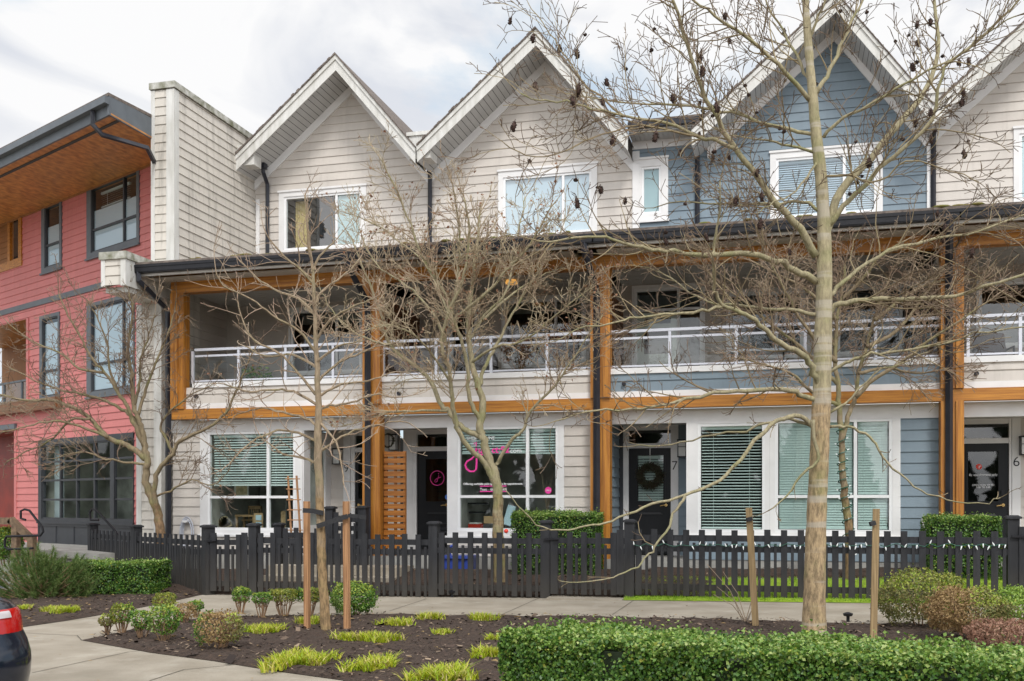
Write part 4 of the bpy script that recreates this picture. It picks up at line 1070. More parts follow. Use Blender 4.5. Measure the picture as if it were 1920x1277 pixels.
us = fR.p(179, 200, OV)[0]
spout(RED, [P(us, OV + .06, zsof + .2), P(us, OV + .06, zsof - .1), P(us + .08, OV - .1, zsof - .28), P(us + .35, OV - .9, zsof - .38), P(-.25, .12, zsof - .72), P(-.15, .08, zsof - .9)], .085)
# ================================================================== ground
rng = np.random.default_rng(11)
b = MB(); b.quad((-90, -90, gz(-90)), (90, -90, gz(90)), (90, 90, gz(90)), (-90, 90, gz(-90)))
tag(b.build('pavement', 'concrete'), kind='structure')
def ground_poly(pts, dz):
    return [Vector((p.x, p.y, gz(p.x) + dz)) for p in pts]
YF = -2.35
def rise(y):
    return 0.155 * max(0.0, y - YF - .1)       # the gardens climb towards the porches
def bed(name, pts, matn, rough_h=0.03, dz=0.006, step=0.22, up=False):
    """soil bed: the outline is flush with the paving, the inside is lumpy"""
    bm = bmesh.new()
    vs = [bm.verts.new(p) for p in ground_poly(pts, 0)]
    f = bm.faces.new(vs)
    bmesh.ops.triangulate(bm, faces=[f])
    for _ in range(5):
        es = [e for e in bm.edges if e.calc_length() > step]
        if not es: break
        bmesh.ops.subdivide_edges(bm, edges=es, cuts=1)
        bmesh.ops.triangulate(bm, faces=[f for f in bm.faces if len(f.verts) > 3])
    bm.normal_update()
    bord = set(v for e in bm.edges if e.is_boundary for v in e.verts)
    for v in bm.verts:
        h = 0 if v in bord else (0.5 + 0.5 * noise.noise(v.co * 1.7)) * rough_h + 0.5 * noise.noise(v.co * 6) * rough_h + 0.012
        v.co.z = gz(v.co.x) + dz + max(h, 0) + (rise(v.co.y) if up else 0)
    me = bpy.data.meshes.new(name); bm.to_mesh(me); bm.free()
    me.materials.append(M[matn])
    o = bpy.data.objects.new(name, me); C.objects.link(o); ORIG[o.name] = (0, 0, 0)
    return tag(o, kind='structure')
G = lambda pts: [onG(*p) for p in pts]
bed1 = G([(153, 1201), (240, 1183), (330, 1164), (430, 1158), (560, 1156), (700, 1154), (940, 1156), (1200, 1160), (1480, 1166), (1750, 1174), (2050, 1182)])
far = [Vector((5.5, -15.2, 0)), Vector((0.4, -13.6, 0)), Vector((-0.6, -12.6, 0))]
bed1 += far + G([(640, 1276), (510, 1258), (400, 1240), (280, 1224)])
bed('mulch_bed', bed1, 'soil', 0.035)
bed2 = G([(-160, 1200), (44, 1176), (120, 1165), (203, 1151), (300, 1133), (385, 1114), (378, 1102), (300, 1094), (165, 1090), (-160, 1100)])
bed('mulch_bed', bed2, 'soil', 0.035)
# planting strip between fence and porches
YF = -2.35
b = [Vector((-11.4, YF + 0.05, 0)), Vector((-0.9, YF + 0.05, 0)), Vector((-0.9, -0.32, 0)), Vector((-11.4, -0.32, 0))]
bed('garden_soil', b, 'soil', 0.05, dz=0.01, up=True)
b = [Vector((-2.3, -0.9, 0)), Vector((4.2, -0.9, 0)), Vector((4.2, -0.3, 0)), Vector((-2.3, -0.26, 0))]
bed('garden_soil', b, 'soil', 0.05, dz=0.02, up=True)
lw = [Vector((-2.35, YF - 0.28, 0)), Vector((0.4, YF - 0.33, 0)), Vector((2.0, YF - 0.33, 0)), Vector((4.2, YF - 0.3, 0)), Vector((4.2, -0.92, 0)), Vector((-2.35, -0.92, 0))]
bed('lawn', lw, 'lawn', 0.03, dz=0.008, step=0.3, up=True)

# shallow control joints and edge of the driveway slab
def strip(pts, w=0.006, dz=0.004):
    b = MB()
    P = [onG(*p) for p in pts]
    for p, q in zip(P, P[1:]):
        d = (q - p); d.z = 0; d.normalize(); s = Vector((-d.y, d.x, 0)) * w
        b.quad(*[Vector((r.x, r.y, gz(r.x) + dz)) for r in (p - s, q - s, q + s, p + s)])
    return b
J = MB()
for pts in ([(730, 1146), (800, 1123)], [(938, 1154), (1012, 1121)], [(1148, 1153), (1188, 1126)], [(1400, 1163), (1418, 1130)], [(145, 1192), (60, 1188), (40, 1187)], [(145, 1192), (153, 1201)], [(300, 1133), (470, 1120)], [(176, 1237), (240, 1223), (300, 1217)], [(280, 1277), (345, 1256), (460, 1245)], [(60, 1262), (176, 1237)]):
    t = strip(pts); i = len(J.v); J.v += t.v; J.f += [tuple(k + i for k in f) for f in t.f]
tag(J.build('pavement_joints', 'joint'), kind='structure')
# raised landing and ramp in front of the red house
q0, q1 = fR.p(74, 900)[0] - 2.5, 0.2
b = MB(); b.box(fR, q0 - 5, q1, 0.0, 1.9, FL - .16, FL - .02); b.box(fR, q0 - 5, q1, 0.0, 1.8, -.4, FL - .16)
tag(b.build('entrance_landing', 'concrete_step'), kind='structure')
b = MB(); b.box(f0, -14.5, -12.3, 0.4, 2.2, -.4, .02); tag(b.build('entrance_step', 'concrete_step'), kind='structure')
# path slab under the gate of number 7
a, c = onG(1040, 1118), onG(1172, 1122)
b = MB(); z = gz(a.x) + .02
b.hexa([(a.x, YF - .3, z - .2), (c.x, YF - .3, z - .2), (c.x, -.3, z - .2), (a.x, -.3, z - .2), (a.x, YF - .3, z + .005), (c.x, YF - .3, z + .005), (c.x, -.3, z + .07), (a.x, -.3, z + .07)])
tag(b.build('garden_path', 'concrete'), kind='structure')

# mulch chips, too many to count
def inside(poly, x, y):
    r = np.zeros(len(x), bool); n = len(poly)
    for i in range(n):
        x0, y0, x1, y1 = poly[i].x, poly[i].y, poly[(i + 1) % n].x, poly[(i + 1) % n].y
        if y0 == y1: continue
        k = ((y0 > y) != (y1 > y)) & (x < (x1 - x0) * (y - y0) / (y1 - y0) + x0)
        r ^= k
    return r
def scatter(poly, n):
    xs = [p.x for p in poly]; ys = [p.y for p in poly]
    out = np.zeros((0, 2))
    while len(out) < n:
        x = rng.uniform(min(xs), max(xs), n * 2); y = rng.uniform(min(ys), max(ys), n * 2)
        k = inside(poly, x, y); out = np.vstack([out, np.column_stack([x[k], y[k]])])
    return out[:n]
def chips(poly, n, zb=0.03, up=False):
    P = scatter(poly, n); V = np.zeros((n, 4, 3))
    a = rng.uniform(0, 6.28, n); ln = rng.uniform(.006, .026, n) * (1 + (rng.random(n) > .96) * 1.6); w = ln * rng.uniform(.2, .6, n)
    dx_, dy_ = np.cos(a), np.sin(a); tilt = rng.uniform(-.5, .5, (n, 2))
    z = gz(P[:, 0]) + zb + rng.uniform(0, .022, n) + (0.155 * np.maximum(0, P[:, 1] - YF - .1) if up else 0)
    for k, (s, t) in enumerate(((-1, -1), (1, -1), (1, 1), (-1, 1))):
        V[:, k, 0] = P[:, 0] + s * ln * dx_ - t * w * dy_; V[:, k, 1] = P[:, 1] + s * ln * dy_ + t * w * dx_
        V[:, k, 2] = z + s * ln * tilt[:, 0] + t * w * tilt[:, 1]
    return V.reshape(-1, 3)
poly1 = bed1
V = np.vstack([chips(bed1, 16000), chips(bed2, 4500), chips([Vector((-11, YF, 0)), Vector((-1, YF, 0)), Vector((-1, -.4, 0)), Vector((-11, -.4, 0))], 1800, .04, True), chips([Vector((-2.3, -.9, 0)), Vector((4, -.9, 0)), Vector((4, -.3, 0)), Vector((-2.3, -.3, 0))], 600, .04, True)])
tag(np_mesh('mulch_litter', V, np.arange(len(V)).reshape(-1, 4), 'mulch_chips'), kind='stuff', label='dark bark mulch chips strewn over the beds', cat='mulch')
def litter(poly, n, s0, s1):
    P = scatter(poly, n); a = rng.uniform(0, 6.28, n); s = rng.uniform(s0, s1, n); z = gz(P[:, 0]) + .045 + rng.uniform(0, .015, n)
    V = np.zeros((n, 4, 3)); ca, sa = np.cos(a) * s, np.sin(a) * s
    for k, (u, v, h) in enumerate(((-1, 0, 0), (0, -.55, .3), (1, 0, 0), (0, .55, .3))):
        V[:, k] = np.column_stack([P[:, 0] + u * ca - v * sa, P[:, 1] + u * sa + v * ca, z + h * s * rng.uniform(.2, 1.2, n)])
    return V.reshape(-1, 3)
pav = G([(60, 1195), (150, 1205), (300, 1232), (520, 1265), (500, 1320), (60, 1320)]); pav2 = G([(330, 1150), (480, 1122), (820, 1124), (1480, 1130), (1480, 1160), (700, 1150)])
V = np.vstack([litter(pav, 14, .008, .025) - [0, 0, .035], litter(pav2, 34, .01, .03) - [0, 0, .035], litter(bed1, 420, .015, .05), litter(bed2, 260, .015, .05)])
tag(np_mesh('leaf_litter', V, np.arange(len(V)).reshape(-1, 4), 'shrub_brown'), kind='stuff', label='pale dry fallen leaves scattered over the dark beds', cat='leaves')
# concrete landing between gate and porch of number 9
x0_, x1_ = onG(555, 1095).x, onG(800, 1095).x
b = MB(); b.box(f0, x0_, x1_, .35, 1.05, -.3, .30); b.box(f0, x0_ + .1, x1_, 1.05, 1.45, -.3, .14)
tag(b.build('garden_steps', 'concrete'), kind='structure')
# ---- blades
def blades(P, h, w, lean=0.5, seg=3):
    """P (n,3) roots; curved grass blades as quads"""
    n = len(P); a = rng.uniform(0, 6.28, n); hh = h * rng.uniform(.55, 1.15, n); ll = hh * lean * rng.uniform(.2, 1.2, n); f = a + rng.normal(1.57, .4, n)
    V = np.zeros((n, (seg + 1) * 2, 3))
    for k in range(seg + 1):
        t = k / seg; ww = w * (1 - t ** 1.6) * .5 + .0006
        c = np.column_stack([P[:, 0] + np.cos(a) * ll * t ** 1.8, P[:, 1] + np.sin(a) * ll * t ** 1.8, P[:, 2] + hh * (t - .25 * t * t * lean)])
        d = np.column_stack([np.cos(f), np.sin(f), np.zeros(n)]) * ww
        V[:, 2 * k] = c - d; V[:, 2 * k + 1] = c + d
    base = np.arange(n)[:, None, None] * (seg + 1) * 2
    q = np.array([[2 * k, 2 * k + 1, 2 * k + 3, 2 * k + 2] for k in range(seg)])[None]
    return V.reshape(-1, 3), (base + q).reshape(-1, 4)
lp = scatter(lw, 26000)
V, Q = blades(np.column_stack([lp, gz(lp[:, 0]) + .02 + 0.155 * np.maximum(0, lp[:, 1] - YF - .1)]), .05, .006, .6, 2)
tag(np_mesh('lawn_grass', V, Q, 'lawn_blade'), kind='stuff', label='short bright green mossy lawn behind the picket fence', cat='grass')

CL = [(495, 1190, 40, 10, 'long lime green daylily clump left of the two new stakes'),
      (583, 1174, 26, 8, 'lime green daylily clump at the foot of the slim staked tree'),
      (560, 1248, 66, 22, 'wide lime green daylily clump by the kerb edge, in front of the staked tree'),
      (690, 1207, 74, 8, 'long low row of lime daylilies right of the staked tree foot'),
      (700, 1258, 40, 20, 'pale tangled daylily clump between the kerb clump and the biggest front clump'),
      (745, 1178, 34, 6, 'small daylily clump behind the long low daylily row'),
      (806, 1166, 28, 6, 'lime daylily clump nearest the pavement slab with the middle joint'),
      (905, 1167, 26, 6, 'lime daylily clump behind the left end of the front hedge, by the pavement'),
      (829, 1194, 18, 6, 'smallest sparse daylily clump in the middle of the mulch bed'),
      (912, 1236, 36, 9, 'daylily clump touching the left end of the front hedge'),
      (925, 1205, 18, 5, 'yellowish daylily tuft half hidden by the left end of the front hedge'),
      (832, 1277, 58, 20, 'biggest bright daylily clump at the front edge of the mulch bed'),
      (112, 1152, 38, 7, 'daylily clump under the sprawling pine shrub'),
      (47, 1145, 12, 4, 'tiny lime tuft beside the dark car')]
for (px, py, rx, ry, lab) in CL:
    c = onG(px, py); sc = depth(c) / F
    r = rx * sc * 1.2; rd = max(ry * sc * 4.6, .14)
    n = int(190 + 900 * r * rd * 3)
    n = int(np.clip(260 * (r * rd * 3.14) / .11, 70, 1100))
    a = rng.uniform(0, 6.28, n); q = np.sqrt(rng.random(n)) * (0.72 + .2 * np.sin(a * 3 + px) + .2 * np.sin(a * 5 + py))
    x = c.x + np.cos(a) * q * r; y = c.y + np.sin(a) * q * rd
    V, Q = blades(np.column_stack([x, y, gz(x) + .015]), .135 if rx > 20 else .10, .016, .9)
    o = np_mesh('daylily_clump', V, Q, 'grass_blade', origin=tuple(c))
    tag(o, lab, 'plant', 'lime green daylily clumps in the beds')

# ================================================================== leaf clouds
def leaves(P, Nn, size, spread=0.8, asp=0.55):
    """folded diamond leaves at P facing roughly Nn"""
    n = len(P)
    N_ = Nn + rng.normal(0, spread, (n, 3)); N_ /= np.linalg.norm(N_, axis=1)[:, None] + 1e-9
    T = rng.normal(0, 1, (n, 3)); T -= N_ * (T * N_).sum(1)[:, None]; T /= np.linalg.norm(T, axis=1)[:, None] + 1e-9
    B = np.cross(N_, T); s = size * rng.uniform(.6, 1.25, n)[:, None]
    V = np.zeros((n, 4, 3))
    V[:, 0] = P - T * s * .5; V[:, 1] = P + B * s * asp * .5 + N_ * s * .12; V[:, 2] = P + T * s * .5; V[:, 3] = P - B * s * asp * .5 + N_ * s * .12
    i = np.arange(n)[:, None] * 4
    Q = np.concatenate([i + np.array([[0, 1, 2]]), i + np.array([[0, 2, 3]])], 1).reshape(-1, 3)
    return V.reshape(-1, 3), Q
def lumpy(P, amp, sc):
    return np.array([noise.noise(Vector(p) * sc) for p in P]) * amp
def box_hedge(name, lab, group, A, Bv, width, height, size, dens, z0=None, m='box_leaf', mt='box_leaf_top', arch=0.0):
    """clipped hedge from A to B (centre line on the ground)"""
    A = Vector(A); Bv = Vector(Bv); d = Bv - A; d.z = 0; Ln = d.length; d.normalize(); s = Vector((-d.y, d.x, 0))
    base = A.copy(); base.z = gz(A.x) if z0 is None else z0
    t = thing(name, base, lab, 'hedge', group)
    D, S_ = np.array(d), np.array(s); B0 = np.array(base); slope = 0.014 * d.x if z0 is None else 0
    def put(u, v, w): return B0 + np.outer(u, D) + np.outer(v, S_) + np.outer(w + u * slope, [0, 0, 1])
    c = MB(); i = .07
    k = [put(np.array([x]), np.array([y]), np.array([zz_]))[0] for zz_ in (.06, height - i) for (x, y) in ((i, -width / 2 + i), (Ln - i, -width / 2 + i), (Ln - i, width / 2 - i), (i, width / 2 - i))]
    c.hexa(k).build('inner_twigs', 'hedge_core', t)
    def face(n, kind):
        u = rng.uniform(0, Ln, n); v = rng.uniform(-width / 2, width / 2, n); w = rng.uniform(.0, height, n); dep = np.abs(rng.normal(0, .045, n))
        if kind == 't': w = height - dep; nn = [0, 0, 1]
        if kind == 'f': v = -width / 2 + dep; nn = -S_
        if kind == 'b': v = width / 2 - dep; nn = S_
        if kind == 'l': u = dep; nn = -D
        if kind == 'r': u = Ln - dep; nn = D
        P = put(u, v, w); nn = np.array(nn, float)
        P += nn * (lumpy(P, .07, 2.6) + lumpy(P, .03, 9.0))[:, None]
        edge = np.exp(-((height - w) / .05) ** 2) * .03
        if kind != 't': P -= nn * edge[:, None]
        return P, np.tile(nn, (n, 1))
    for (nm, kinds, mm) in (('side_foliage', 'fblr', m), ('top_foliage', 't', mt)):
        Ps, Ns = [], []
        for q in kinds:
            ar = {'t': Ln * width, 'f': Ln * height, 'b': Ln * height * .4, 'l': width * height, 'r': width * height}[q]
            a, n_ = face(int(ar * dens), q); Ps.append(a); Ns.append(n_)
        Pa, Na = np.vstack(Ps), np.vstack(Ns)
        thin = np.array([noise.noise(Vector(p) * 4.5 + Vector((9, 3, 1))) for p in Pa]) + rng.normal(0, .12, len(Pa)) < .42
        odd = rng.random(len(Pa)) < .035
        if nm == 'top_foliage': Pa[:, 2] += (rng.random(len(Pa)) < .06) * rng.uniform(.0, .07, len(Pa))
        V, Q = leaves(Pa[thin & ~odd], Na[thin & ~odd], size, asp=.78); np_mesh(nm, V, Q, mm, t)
        V, Q = leaves(Pa[thin & odd], Na[thin & odd], size, asp=.78); np_mesh('faded_leaves', V, Q, 'shrub_yellow' if nm[0] == 's' else 'shrub_tip', t)['kind'] = 'stuff'
    return t
# front hedge, running towards the camera to the right
A, Bv = onG(0, 0), None
pa = atD(1062, 1166, 7.2); pb = atD(1990, 1232, 5.47)
dd = (pb - pa); dd.z = 0; dd.normalize(); ss = Vector((-dd.y, dd.x, 0))
wdt = 0.85
A = pa - ss * (wdt / 2); B_ = pb - ss * (wdt / 2)
hh = 0.5 * (pa.z + pb.z) - 0.5 * (gz(pa.x) + gz(pb.x)) + .02
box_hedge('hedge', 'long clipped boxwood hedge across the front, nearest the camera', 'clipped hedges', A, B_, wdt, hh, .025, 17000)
# left hedge by the driveway
pa, pb = onG(100, 1118), onG(280, 1117)
box_hedge('hedge', 'clipped boxwood hedge behind the pine shrub, left of the slanting fence', 'clipped hedges', pa + Vector((0, .45, 0)), pb + Vector((0, .35, 0)), .8, .57, .034, 5200)
for (x0, x1, yt, Y, lab) in ((958, 1117, 963, -.9, 'square boxwood hedge behind the fence, under the shop window'), (1742, 1880, 970, -1.0, 'square boxwood hedge behind the fence, before the door numbered 6')):
    fr = MF(Y); u0, z1 = fr.p(x0, yt); u1, _ = fr.p(x1, yt)
    box_hedge('hedge', lab, 'clipped hedges', (u0, Y + .45, 0), (u1, Y + .45, 0), .9, z1 - gz(u0), .034, 4200)

def ellip(n, c, rx, ry, rz, lump=.24, flat=0.0, lo=-1.0):
    a = rng.uniform(0, 6.28, n); cz = rng.uniform(lo, 1, n); sz = np.sqrt(1 - cz ** 2)
    d = np.column_stack([np.cos(a) * sz, np.sin(a) * sz, cz])
    q = 1 - np.abs(rng.normal(0, .14, n)) + lumpy(d * 1.0 + np.array(c), lump, 2.6)
    if flat: d[:, 2] = np.minimum(d[:, 2], flat)
    return np.array(c) + d * q[:, None] * np.array([rx, ry, rz]), d
def shrub(px, yt, yb, x0, x1, mats, lab, group, size=.03, stems=0.3, lo=-.8, flat=.75, dens=1.0, name='shrub', ground=None):
    c = onG(px, yb); sc = depth(c) / F; c.z = gz(c.x)
    w = (x1 - x0) * sc / 2; h = (yb - yt) * sc
    if c.y > YF: c.z += rise(c.y)
    t = thing(name, c, lab, 'shrub', group)
    rz = h * (1 - stems) / 2; cz = c.z + h - rz
    rz *= 1.12
    n = int(3000 * dens * (w * w + 2 * w * rz) * 4)
    n = int(np.clip(n, 250, 9000))
    ms = mats if isinstance(mats, (list, tuple)) else [mats]
    P, D = ellip(n, (c.x, c.y, cz), w, w * .9, rz, flat=flat, lo=lo)
    side = ((P[:, 0] - c.x) / w + rng.normal(0, .13, n) + 1) / 2
    idx = np.clip((side * len(ms)).astype(int), 0, len(ms) - 1)
    far_ = rng.random(n) < .10
    P[far_] += (P[far_] - np.array([c.x, c.y, cz])) * rng.uniform(.03, .22, (far_.sum(), 1))       # stray shoots
    tip = (D[:, 2] > .35) & (rng.random(n) < .45) & np.array([ms[k] in ('shrub_leaf', 'box_leaf_top', 'shrub_olive') for k in idx])
    if tip.any():
        V, Q = leaves(P[tip], D[tip], size); np_mesh('new_growth', V, Q, 'shrub_tip', t)['kind'] = 'stuff'
    idx[tip] = -1
    for k, mm in enumerate(ms):
        V, Q = leaves(P[idx == k], D[idx == k], size)
        if len(V): np_mesh('foliage', V, Q, mm, t)
    b = MB(); r_ = random.Random(int(px * 7 + yt))
    for k in range(10 if stems > .1 else 7):
        a = r_.uniform(0, 6.28); q = r_.uniform(.25, .75)
        p0 = Vector((c.x + math.cos(a) * w * .16, c.y + math.sin(a) * w * .16, c.z - .02))
        p2 = Vector((c.x + math.cos(a) * w * q, c.y + math.sin(a) * w * q, cz + r_.uniform(-.3, .3) * rz)); p1 = (p0 + p2) / 2 + Vector((r_.uniform(-.03, .03), r_.uniform(-.03, .03), .02))
        b.tube([p0, p1, p2], [.009, .007, .004], 5)
        for _ in range(2):
            e = p1 + Vector((r_.uniform(-.6, .6) * w, r_.uniform(-.6, .6) * w, r_.uniform(.3, 1) * rz)); b.tube([p1, e], [.005, .003], 4)
    b.build('stems', 'stem', t)
    return t
SG = 'small pruned shrubs in the mulch bed'
shrub(200, 1150, 1192, 186, 214, 'shrub_olive', 'thin sparse twiggy shrub, leftmost at the tip of the bed', SG, .035, .4, dens=.35)
shrub(229, 1130, 1192, 205, 252, ['shrub_yellow', 'shrub_yellow', 'shrub_leaf'], 'yellowish round shrub on bare stems, next to the thin twiggy one', SG, .035, .35)
shrub(266, 1142, 1200, 248, 286, 'shrub_leaf', 'dark green round shrub between the yellowish and the squarish green one', SG, .035, .3)
shrub(308, 1131, 1206, 278, 338, ['box_leaf_top', 'shrub_leaf'], 'squarish green shrub on short stems, left of the half brown one', SG, .035, .22)
shrub(309, 1110, 1152, 288, 331, 'shrub_yellow', 'bright yellow green clipped shrub behind the squarish green one', SG, .035, .25)
shrub(347, 1130, 1172, 326, 368, 'shrub_brown', 'dead brown shrub between green ones, left of the pavement', SG, .03, .2)
shrub(366, 1125, 1158, 350, 382, 'shrub_leaf', 'small green shrub behind the dead brown one', SG, .035, .35)
shrub(411, 1143, 1220, 362, 460, ['shrub_leaf', 'shrub_brown', 'shrub_brown', 'shrub_olive'], 'biggest round shrub of the left group, half green and half dead brown', SG, .032, .12)
shrub(452, 1100, 1150, 435, 470, 'shrub_leaf', 'dark green ball shrub on a thin leggy stem by the gate', SG, .035, .4)
shrub(490, 1106, 1163, 472, 510, 'shrub_leaf', 'flat topped green shrub on bare fanned stems, left of its two neighbours', SG, .035, .52, flat=.5)
shrub(532, 1099, 1160, 505, 560, 'shrub_yellow', 'lime topped shrub on pale bare stems, behind the left new stake', SG, .035, .5, flat=.5)
shrub(580, 1097, 1158, 553, 606, ['shrub_leaf', 'shrub_yellow'], 'flat topped shrub on bare stems, hidden partly by the slim staked tree', SG, .035, .48, flat=.5)
shrub(662, 1092, 1156, 617, 706, ['box_leaf_top', 'shrub_leaf'], 'full square boxy green shrub right of the slim staked tree', SG, .035, .06, flat=.8, dens=1.4)
RG = 'big shrubs at the right edge'
shrub(1728, 1073, 1178, 1648, 1812, ['shrub_olive', 'shrub_olive', 'shrub_yellow'], 'large olive brown dome shaped shrub right of the weathered stake', RG, .032, .06, flat=.95, dens=2.4)
shrub(1815, 1103, 1205, 1740, 1888, ['shrub_brown', 'shrub_olive'], 'straggly tan and olive shrub before the dome shaped one', RG, .03, .15, flat=.9, dens=2.0)
shrub(1886, 1162, 1226, 1815, 1960, 'shrub_rust', 'low dry russet shrub behind the right end of the front hedge', RG, .03, .2, flat=.9, dens=1.0)
shrub(1915, 1103, 1190, 1860, 1975, 'shrub_lime', 'fresh lime green shrub at the right edge behind the russet one', RG, .034, .1, flat=.9, dens=1.2)
shrub(10, 1018, 1092, -30, 36, 'shrub_leaf', 'small leafy green shrub behind the pine, under the timber handrail', 'shrubs beside the red house', .05, .1)
# low growth inside the fence
for (px, py, w_, mm, lab) in ((565, 1098, 26, 'shrub_yellow', 'pale low plant behind the fence left of the blue bin'), (905, 1098, 30, 'shrub_leaf', 'leafy low plant behind the fence right of the blue bin'), (445, 1092, 18, 'shrub_leaf', 'green low plant seen through the left gate pickets')):
    shrub(px, py - 46, py - 6, px - w_, px + w_, mm, lab, 'low plants behind the picket fence', .05, .1, dens=.5)

# mugo pine: sprawling, needled shoots
c = onG(82, 1122); c.z = gz(c.x)
pine = thing('pine_shrub', c, 'sprawling needled pine shrub left of the clipped hedge', 'shrub')
bs = MB(); NV, NQ = [], []; r_ = random.Random(5); off = 0
for k in range(230):
    a = r_.uniform(0, 6.28); q = r_.uniform(.15, 1.0)
    e = Vector((c.x + math.cos(a) * q * 1.0, c.y + math.sin(a) * q * .6, c.z + r_.uniform(.05, .85) * (1.05 - .45 * q)))
    p0 = Vector((c.x + r_.uniform(-.3, .3), c.y + r_.uniform(-.15, .15), c.z))
    m_ = p0.lerp(e, .55) + Vector((0, 0, -.06))
    bs.tube([p0, m_, e], [.011, .007, .004], 5)
    d = (e - m_).normalized() + Vector((0, 0, .5)); d.normalize()
    n = 150; t_ = rng.uniform(-.26, .12, n); P = np.array(e) + np.outer(t_, d)
    dirs = np.array(d) * .7 + rng.normal(0, .5, (n, 3)); dirs /= np.linalg.norm(dirs, axis=1)[:, None]
    w = np.cross(dirs, rng.normal(0, 1, (n, 3))); w /= np.linalg.norm(w, axis=1)[:, None]
    L_ = rng.uniform(.06, .12, n)[:, None]
    V = np.stack([P - w * .004, P + w * .004, P + dirs * L_], 1).reshape(-1, 3); NV.append(V)
bs.build('branches', 'stem', pine)
V = np.vstack(NV); np_mesh('needles', V, np.arange(len(V)).reshape(-1, 3), 'needle', pine)

# ================================================================== fences
def pick(mb, fr, u, w, h, z0, n=0.03):
    mb.box(fr, u - w / 2, u + w / 2, n, n + .022, z0, z0 + h)
def fence_post(parent, fr, u, top, w=.15, n0=-.11, zb=-.3):
    b = MB(); b.box(fr, u - w / 2, u + w / 2, n0, n0 + w, zb, top - .05)
    b.build('post', 'fence_paint', parent)
    b = MB(); a = w / 2 + .025; m = n0 + w / 2; P = fr.pt
    b.box(fr, u - a, u + a, m - a, m + a, top - .05, top - .022)
    b.hexa([P(u - a, m + a, top - .022), P(u + a, m + a, top - .022), P(u + a, m - a, top - .022), P(u - a, m - a, top - .022), P(u - a * .55, m + a * .55, top), P(u + a * .55, m + a * .55, top), P(u + a * .55, m - a * .55, top), P(u - a * .55, m - a * .55, top)])
    b.build('post_cap', 'fence_paint', parent)
def panel(parent, fr, u0, u1, ztop, h=1.0, step=.238, gate=False, name='picket_panel'):
    b = MB(); L_ = u1 - u0; k = max(1, round(L_ / step)); st = L_ / k; r_ = random.Random(int(u0 * 100))
    z0 = ztop - h
    for q in range(k):
        u = u0 + (q + .5) * st
        j = r_.uniform(-.006, .006)
        pick(b, fr, u - st * .22 + j + r_.uniform(-.006, .006), (.091), h + r_.uniform(-.008, .008), z0)
        pick(b, fr, u + st * .28 + j, (.043), h * .80 + r_.uniform(-.008, .008), z0)
    for z in (ztop - .13, ztop - .29, z0 + .13): b.box(fr, u0, u1, -.012, .03, z - .045, z + .045)
    b.build(name, 'fence_paint', parent)
fF_ = MF(YF)
def fu(px): return fF_.p(px, 1000)[0]
zt_f = lambda u: gz(u) + 1.03
def fence(name, lab, pxs, panels, top=.19):
    u0 = fu(pxs[0]); t = thing(name, (u0, YF, gz(u0)), lab, 'fence', 'black picket fence runs')
    for px in pxs: u = fu(px); fence_post(t, fF_, u, zt_f(u) + top)
    for (a, c) in panels:
        a, c = fu(a), fu(c); panel(t, fF_, a, c, zt_f((a + c) / 2))
    return t
def gate(lab, pa, pb, hinge=True):
    u0, u1 = fu(pa), fu(pb); t = thing('picket_gate', (u0, YF, gz(u0)), lab, 'gate', 'picket gates')
    panel(t, fF_, u0, u1, zt_f(u0) - .0, h=.96, name='gate_panel')
    for u in (u0 + .05, u1 - .05): MB().box(fF_, u - .055, u + .055, .034, .06, zt_f(u) - .96, zt_f(u) + .03).build('gate_stile', 'fence_paint', t)
    b = MB(); z = zt_f(u0) - .12; u = u0 + .02; b.box(fF_, u - .12, u + .10, .06, .085, z, z + .03); b.tube([fF_.pt(u + .05, .09, z + .015), fF_.pt(u + .05, .12, z + .015), fF_.pt(u + .12, .12, z + .015)], .008, 5)
    b.build('latch', 'black_metal', t)
    return t
fence('picket_fence', 'black picket fence run between the left gate and the tall post by the shop', [475, 813, 1023], [(484, 805), (821, 1014)])
fence('picket_fence', 'black picket fence run hung with string lights before the blue townhouse', [1180, 1900], [(1190, 1890)])
gate('narrow black picket gate left of the staked tree, before the bay of number 9', 398, 466)
gate('black picket gate over the path to the wreathed door', 1034, 1170)
gate('black picket gate cut off at the right edge, before number 6', 1910, 2040)
# slanting run back towards the firewall corner
a = fF_.pt(fu(388), 0, 0); c = MF(0.9).pt(MF(.9).p(172, 1000)[0], 0, 0)
fS = Frame((c.x, c.y), (a.x - c.x, a.y - c.y)); Ls = (Vector((a.x, a.y, 0)) - Vector((c.x, c.y, 0))).length
t = thing('picket_fence', (c.x, c.y, gz(c.x)), 'black picket fence run slanting back to the grey firewall corner', 'fence', 'black picket fence runs')
for u in (0, Ls * .43, Ls): fence_post(t, fS, u, zt_f(a.x) + (.12 if u < Ls else .17), w=.17)
panel(t, fS, .08, Ls * .43 - .08, zt_f(a.x) - .02, h=1.0); panel(t, fS, Ls * .43 + .08, Ls - .08, zt_f(a.x) - .02, h=1.0)
# low divider beside the steps of number 9
fI = MF(-.55)
t = thing('porch_fence', fI.pt(fI.p(522, 1000)[0], 0, .1), 'black picket divider on the porch behind the slim staked tree', 'fence', 'black picket fence runs')
for (px, py) in ((522, 980), (618, 949), (680, 948)):
    u, z = fI.p(px, py); fence_post(t, fI, u, z, w=.15)
u0, u1 = fI.p(626, 0)[0], fI.p(672, 0)[0]; z = fI.p(650, 961)[1]; panel(t, fI, u0, u1, z, h=.95)
u0, u1 = fI.p(531, 0)[0], fI.p(610, 0)[0]; z = fI.p(570, 990)[1]; panel(t, fI, u0, u1, z, h=.95)

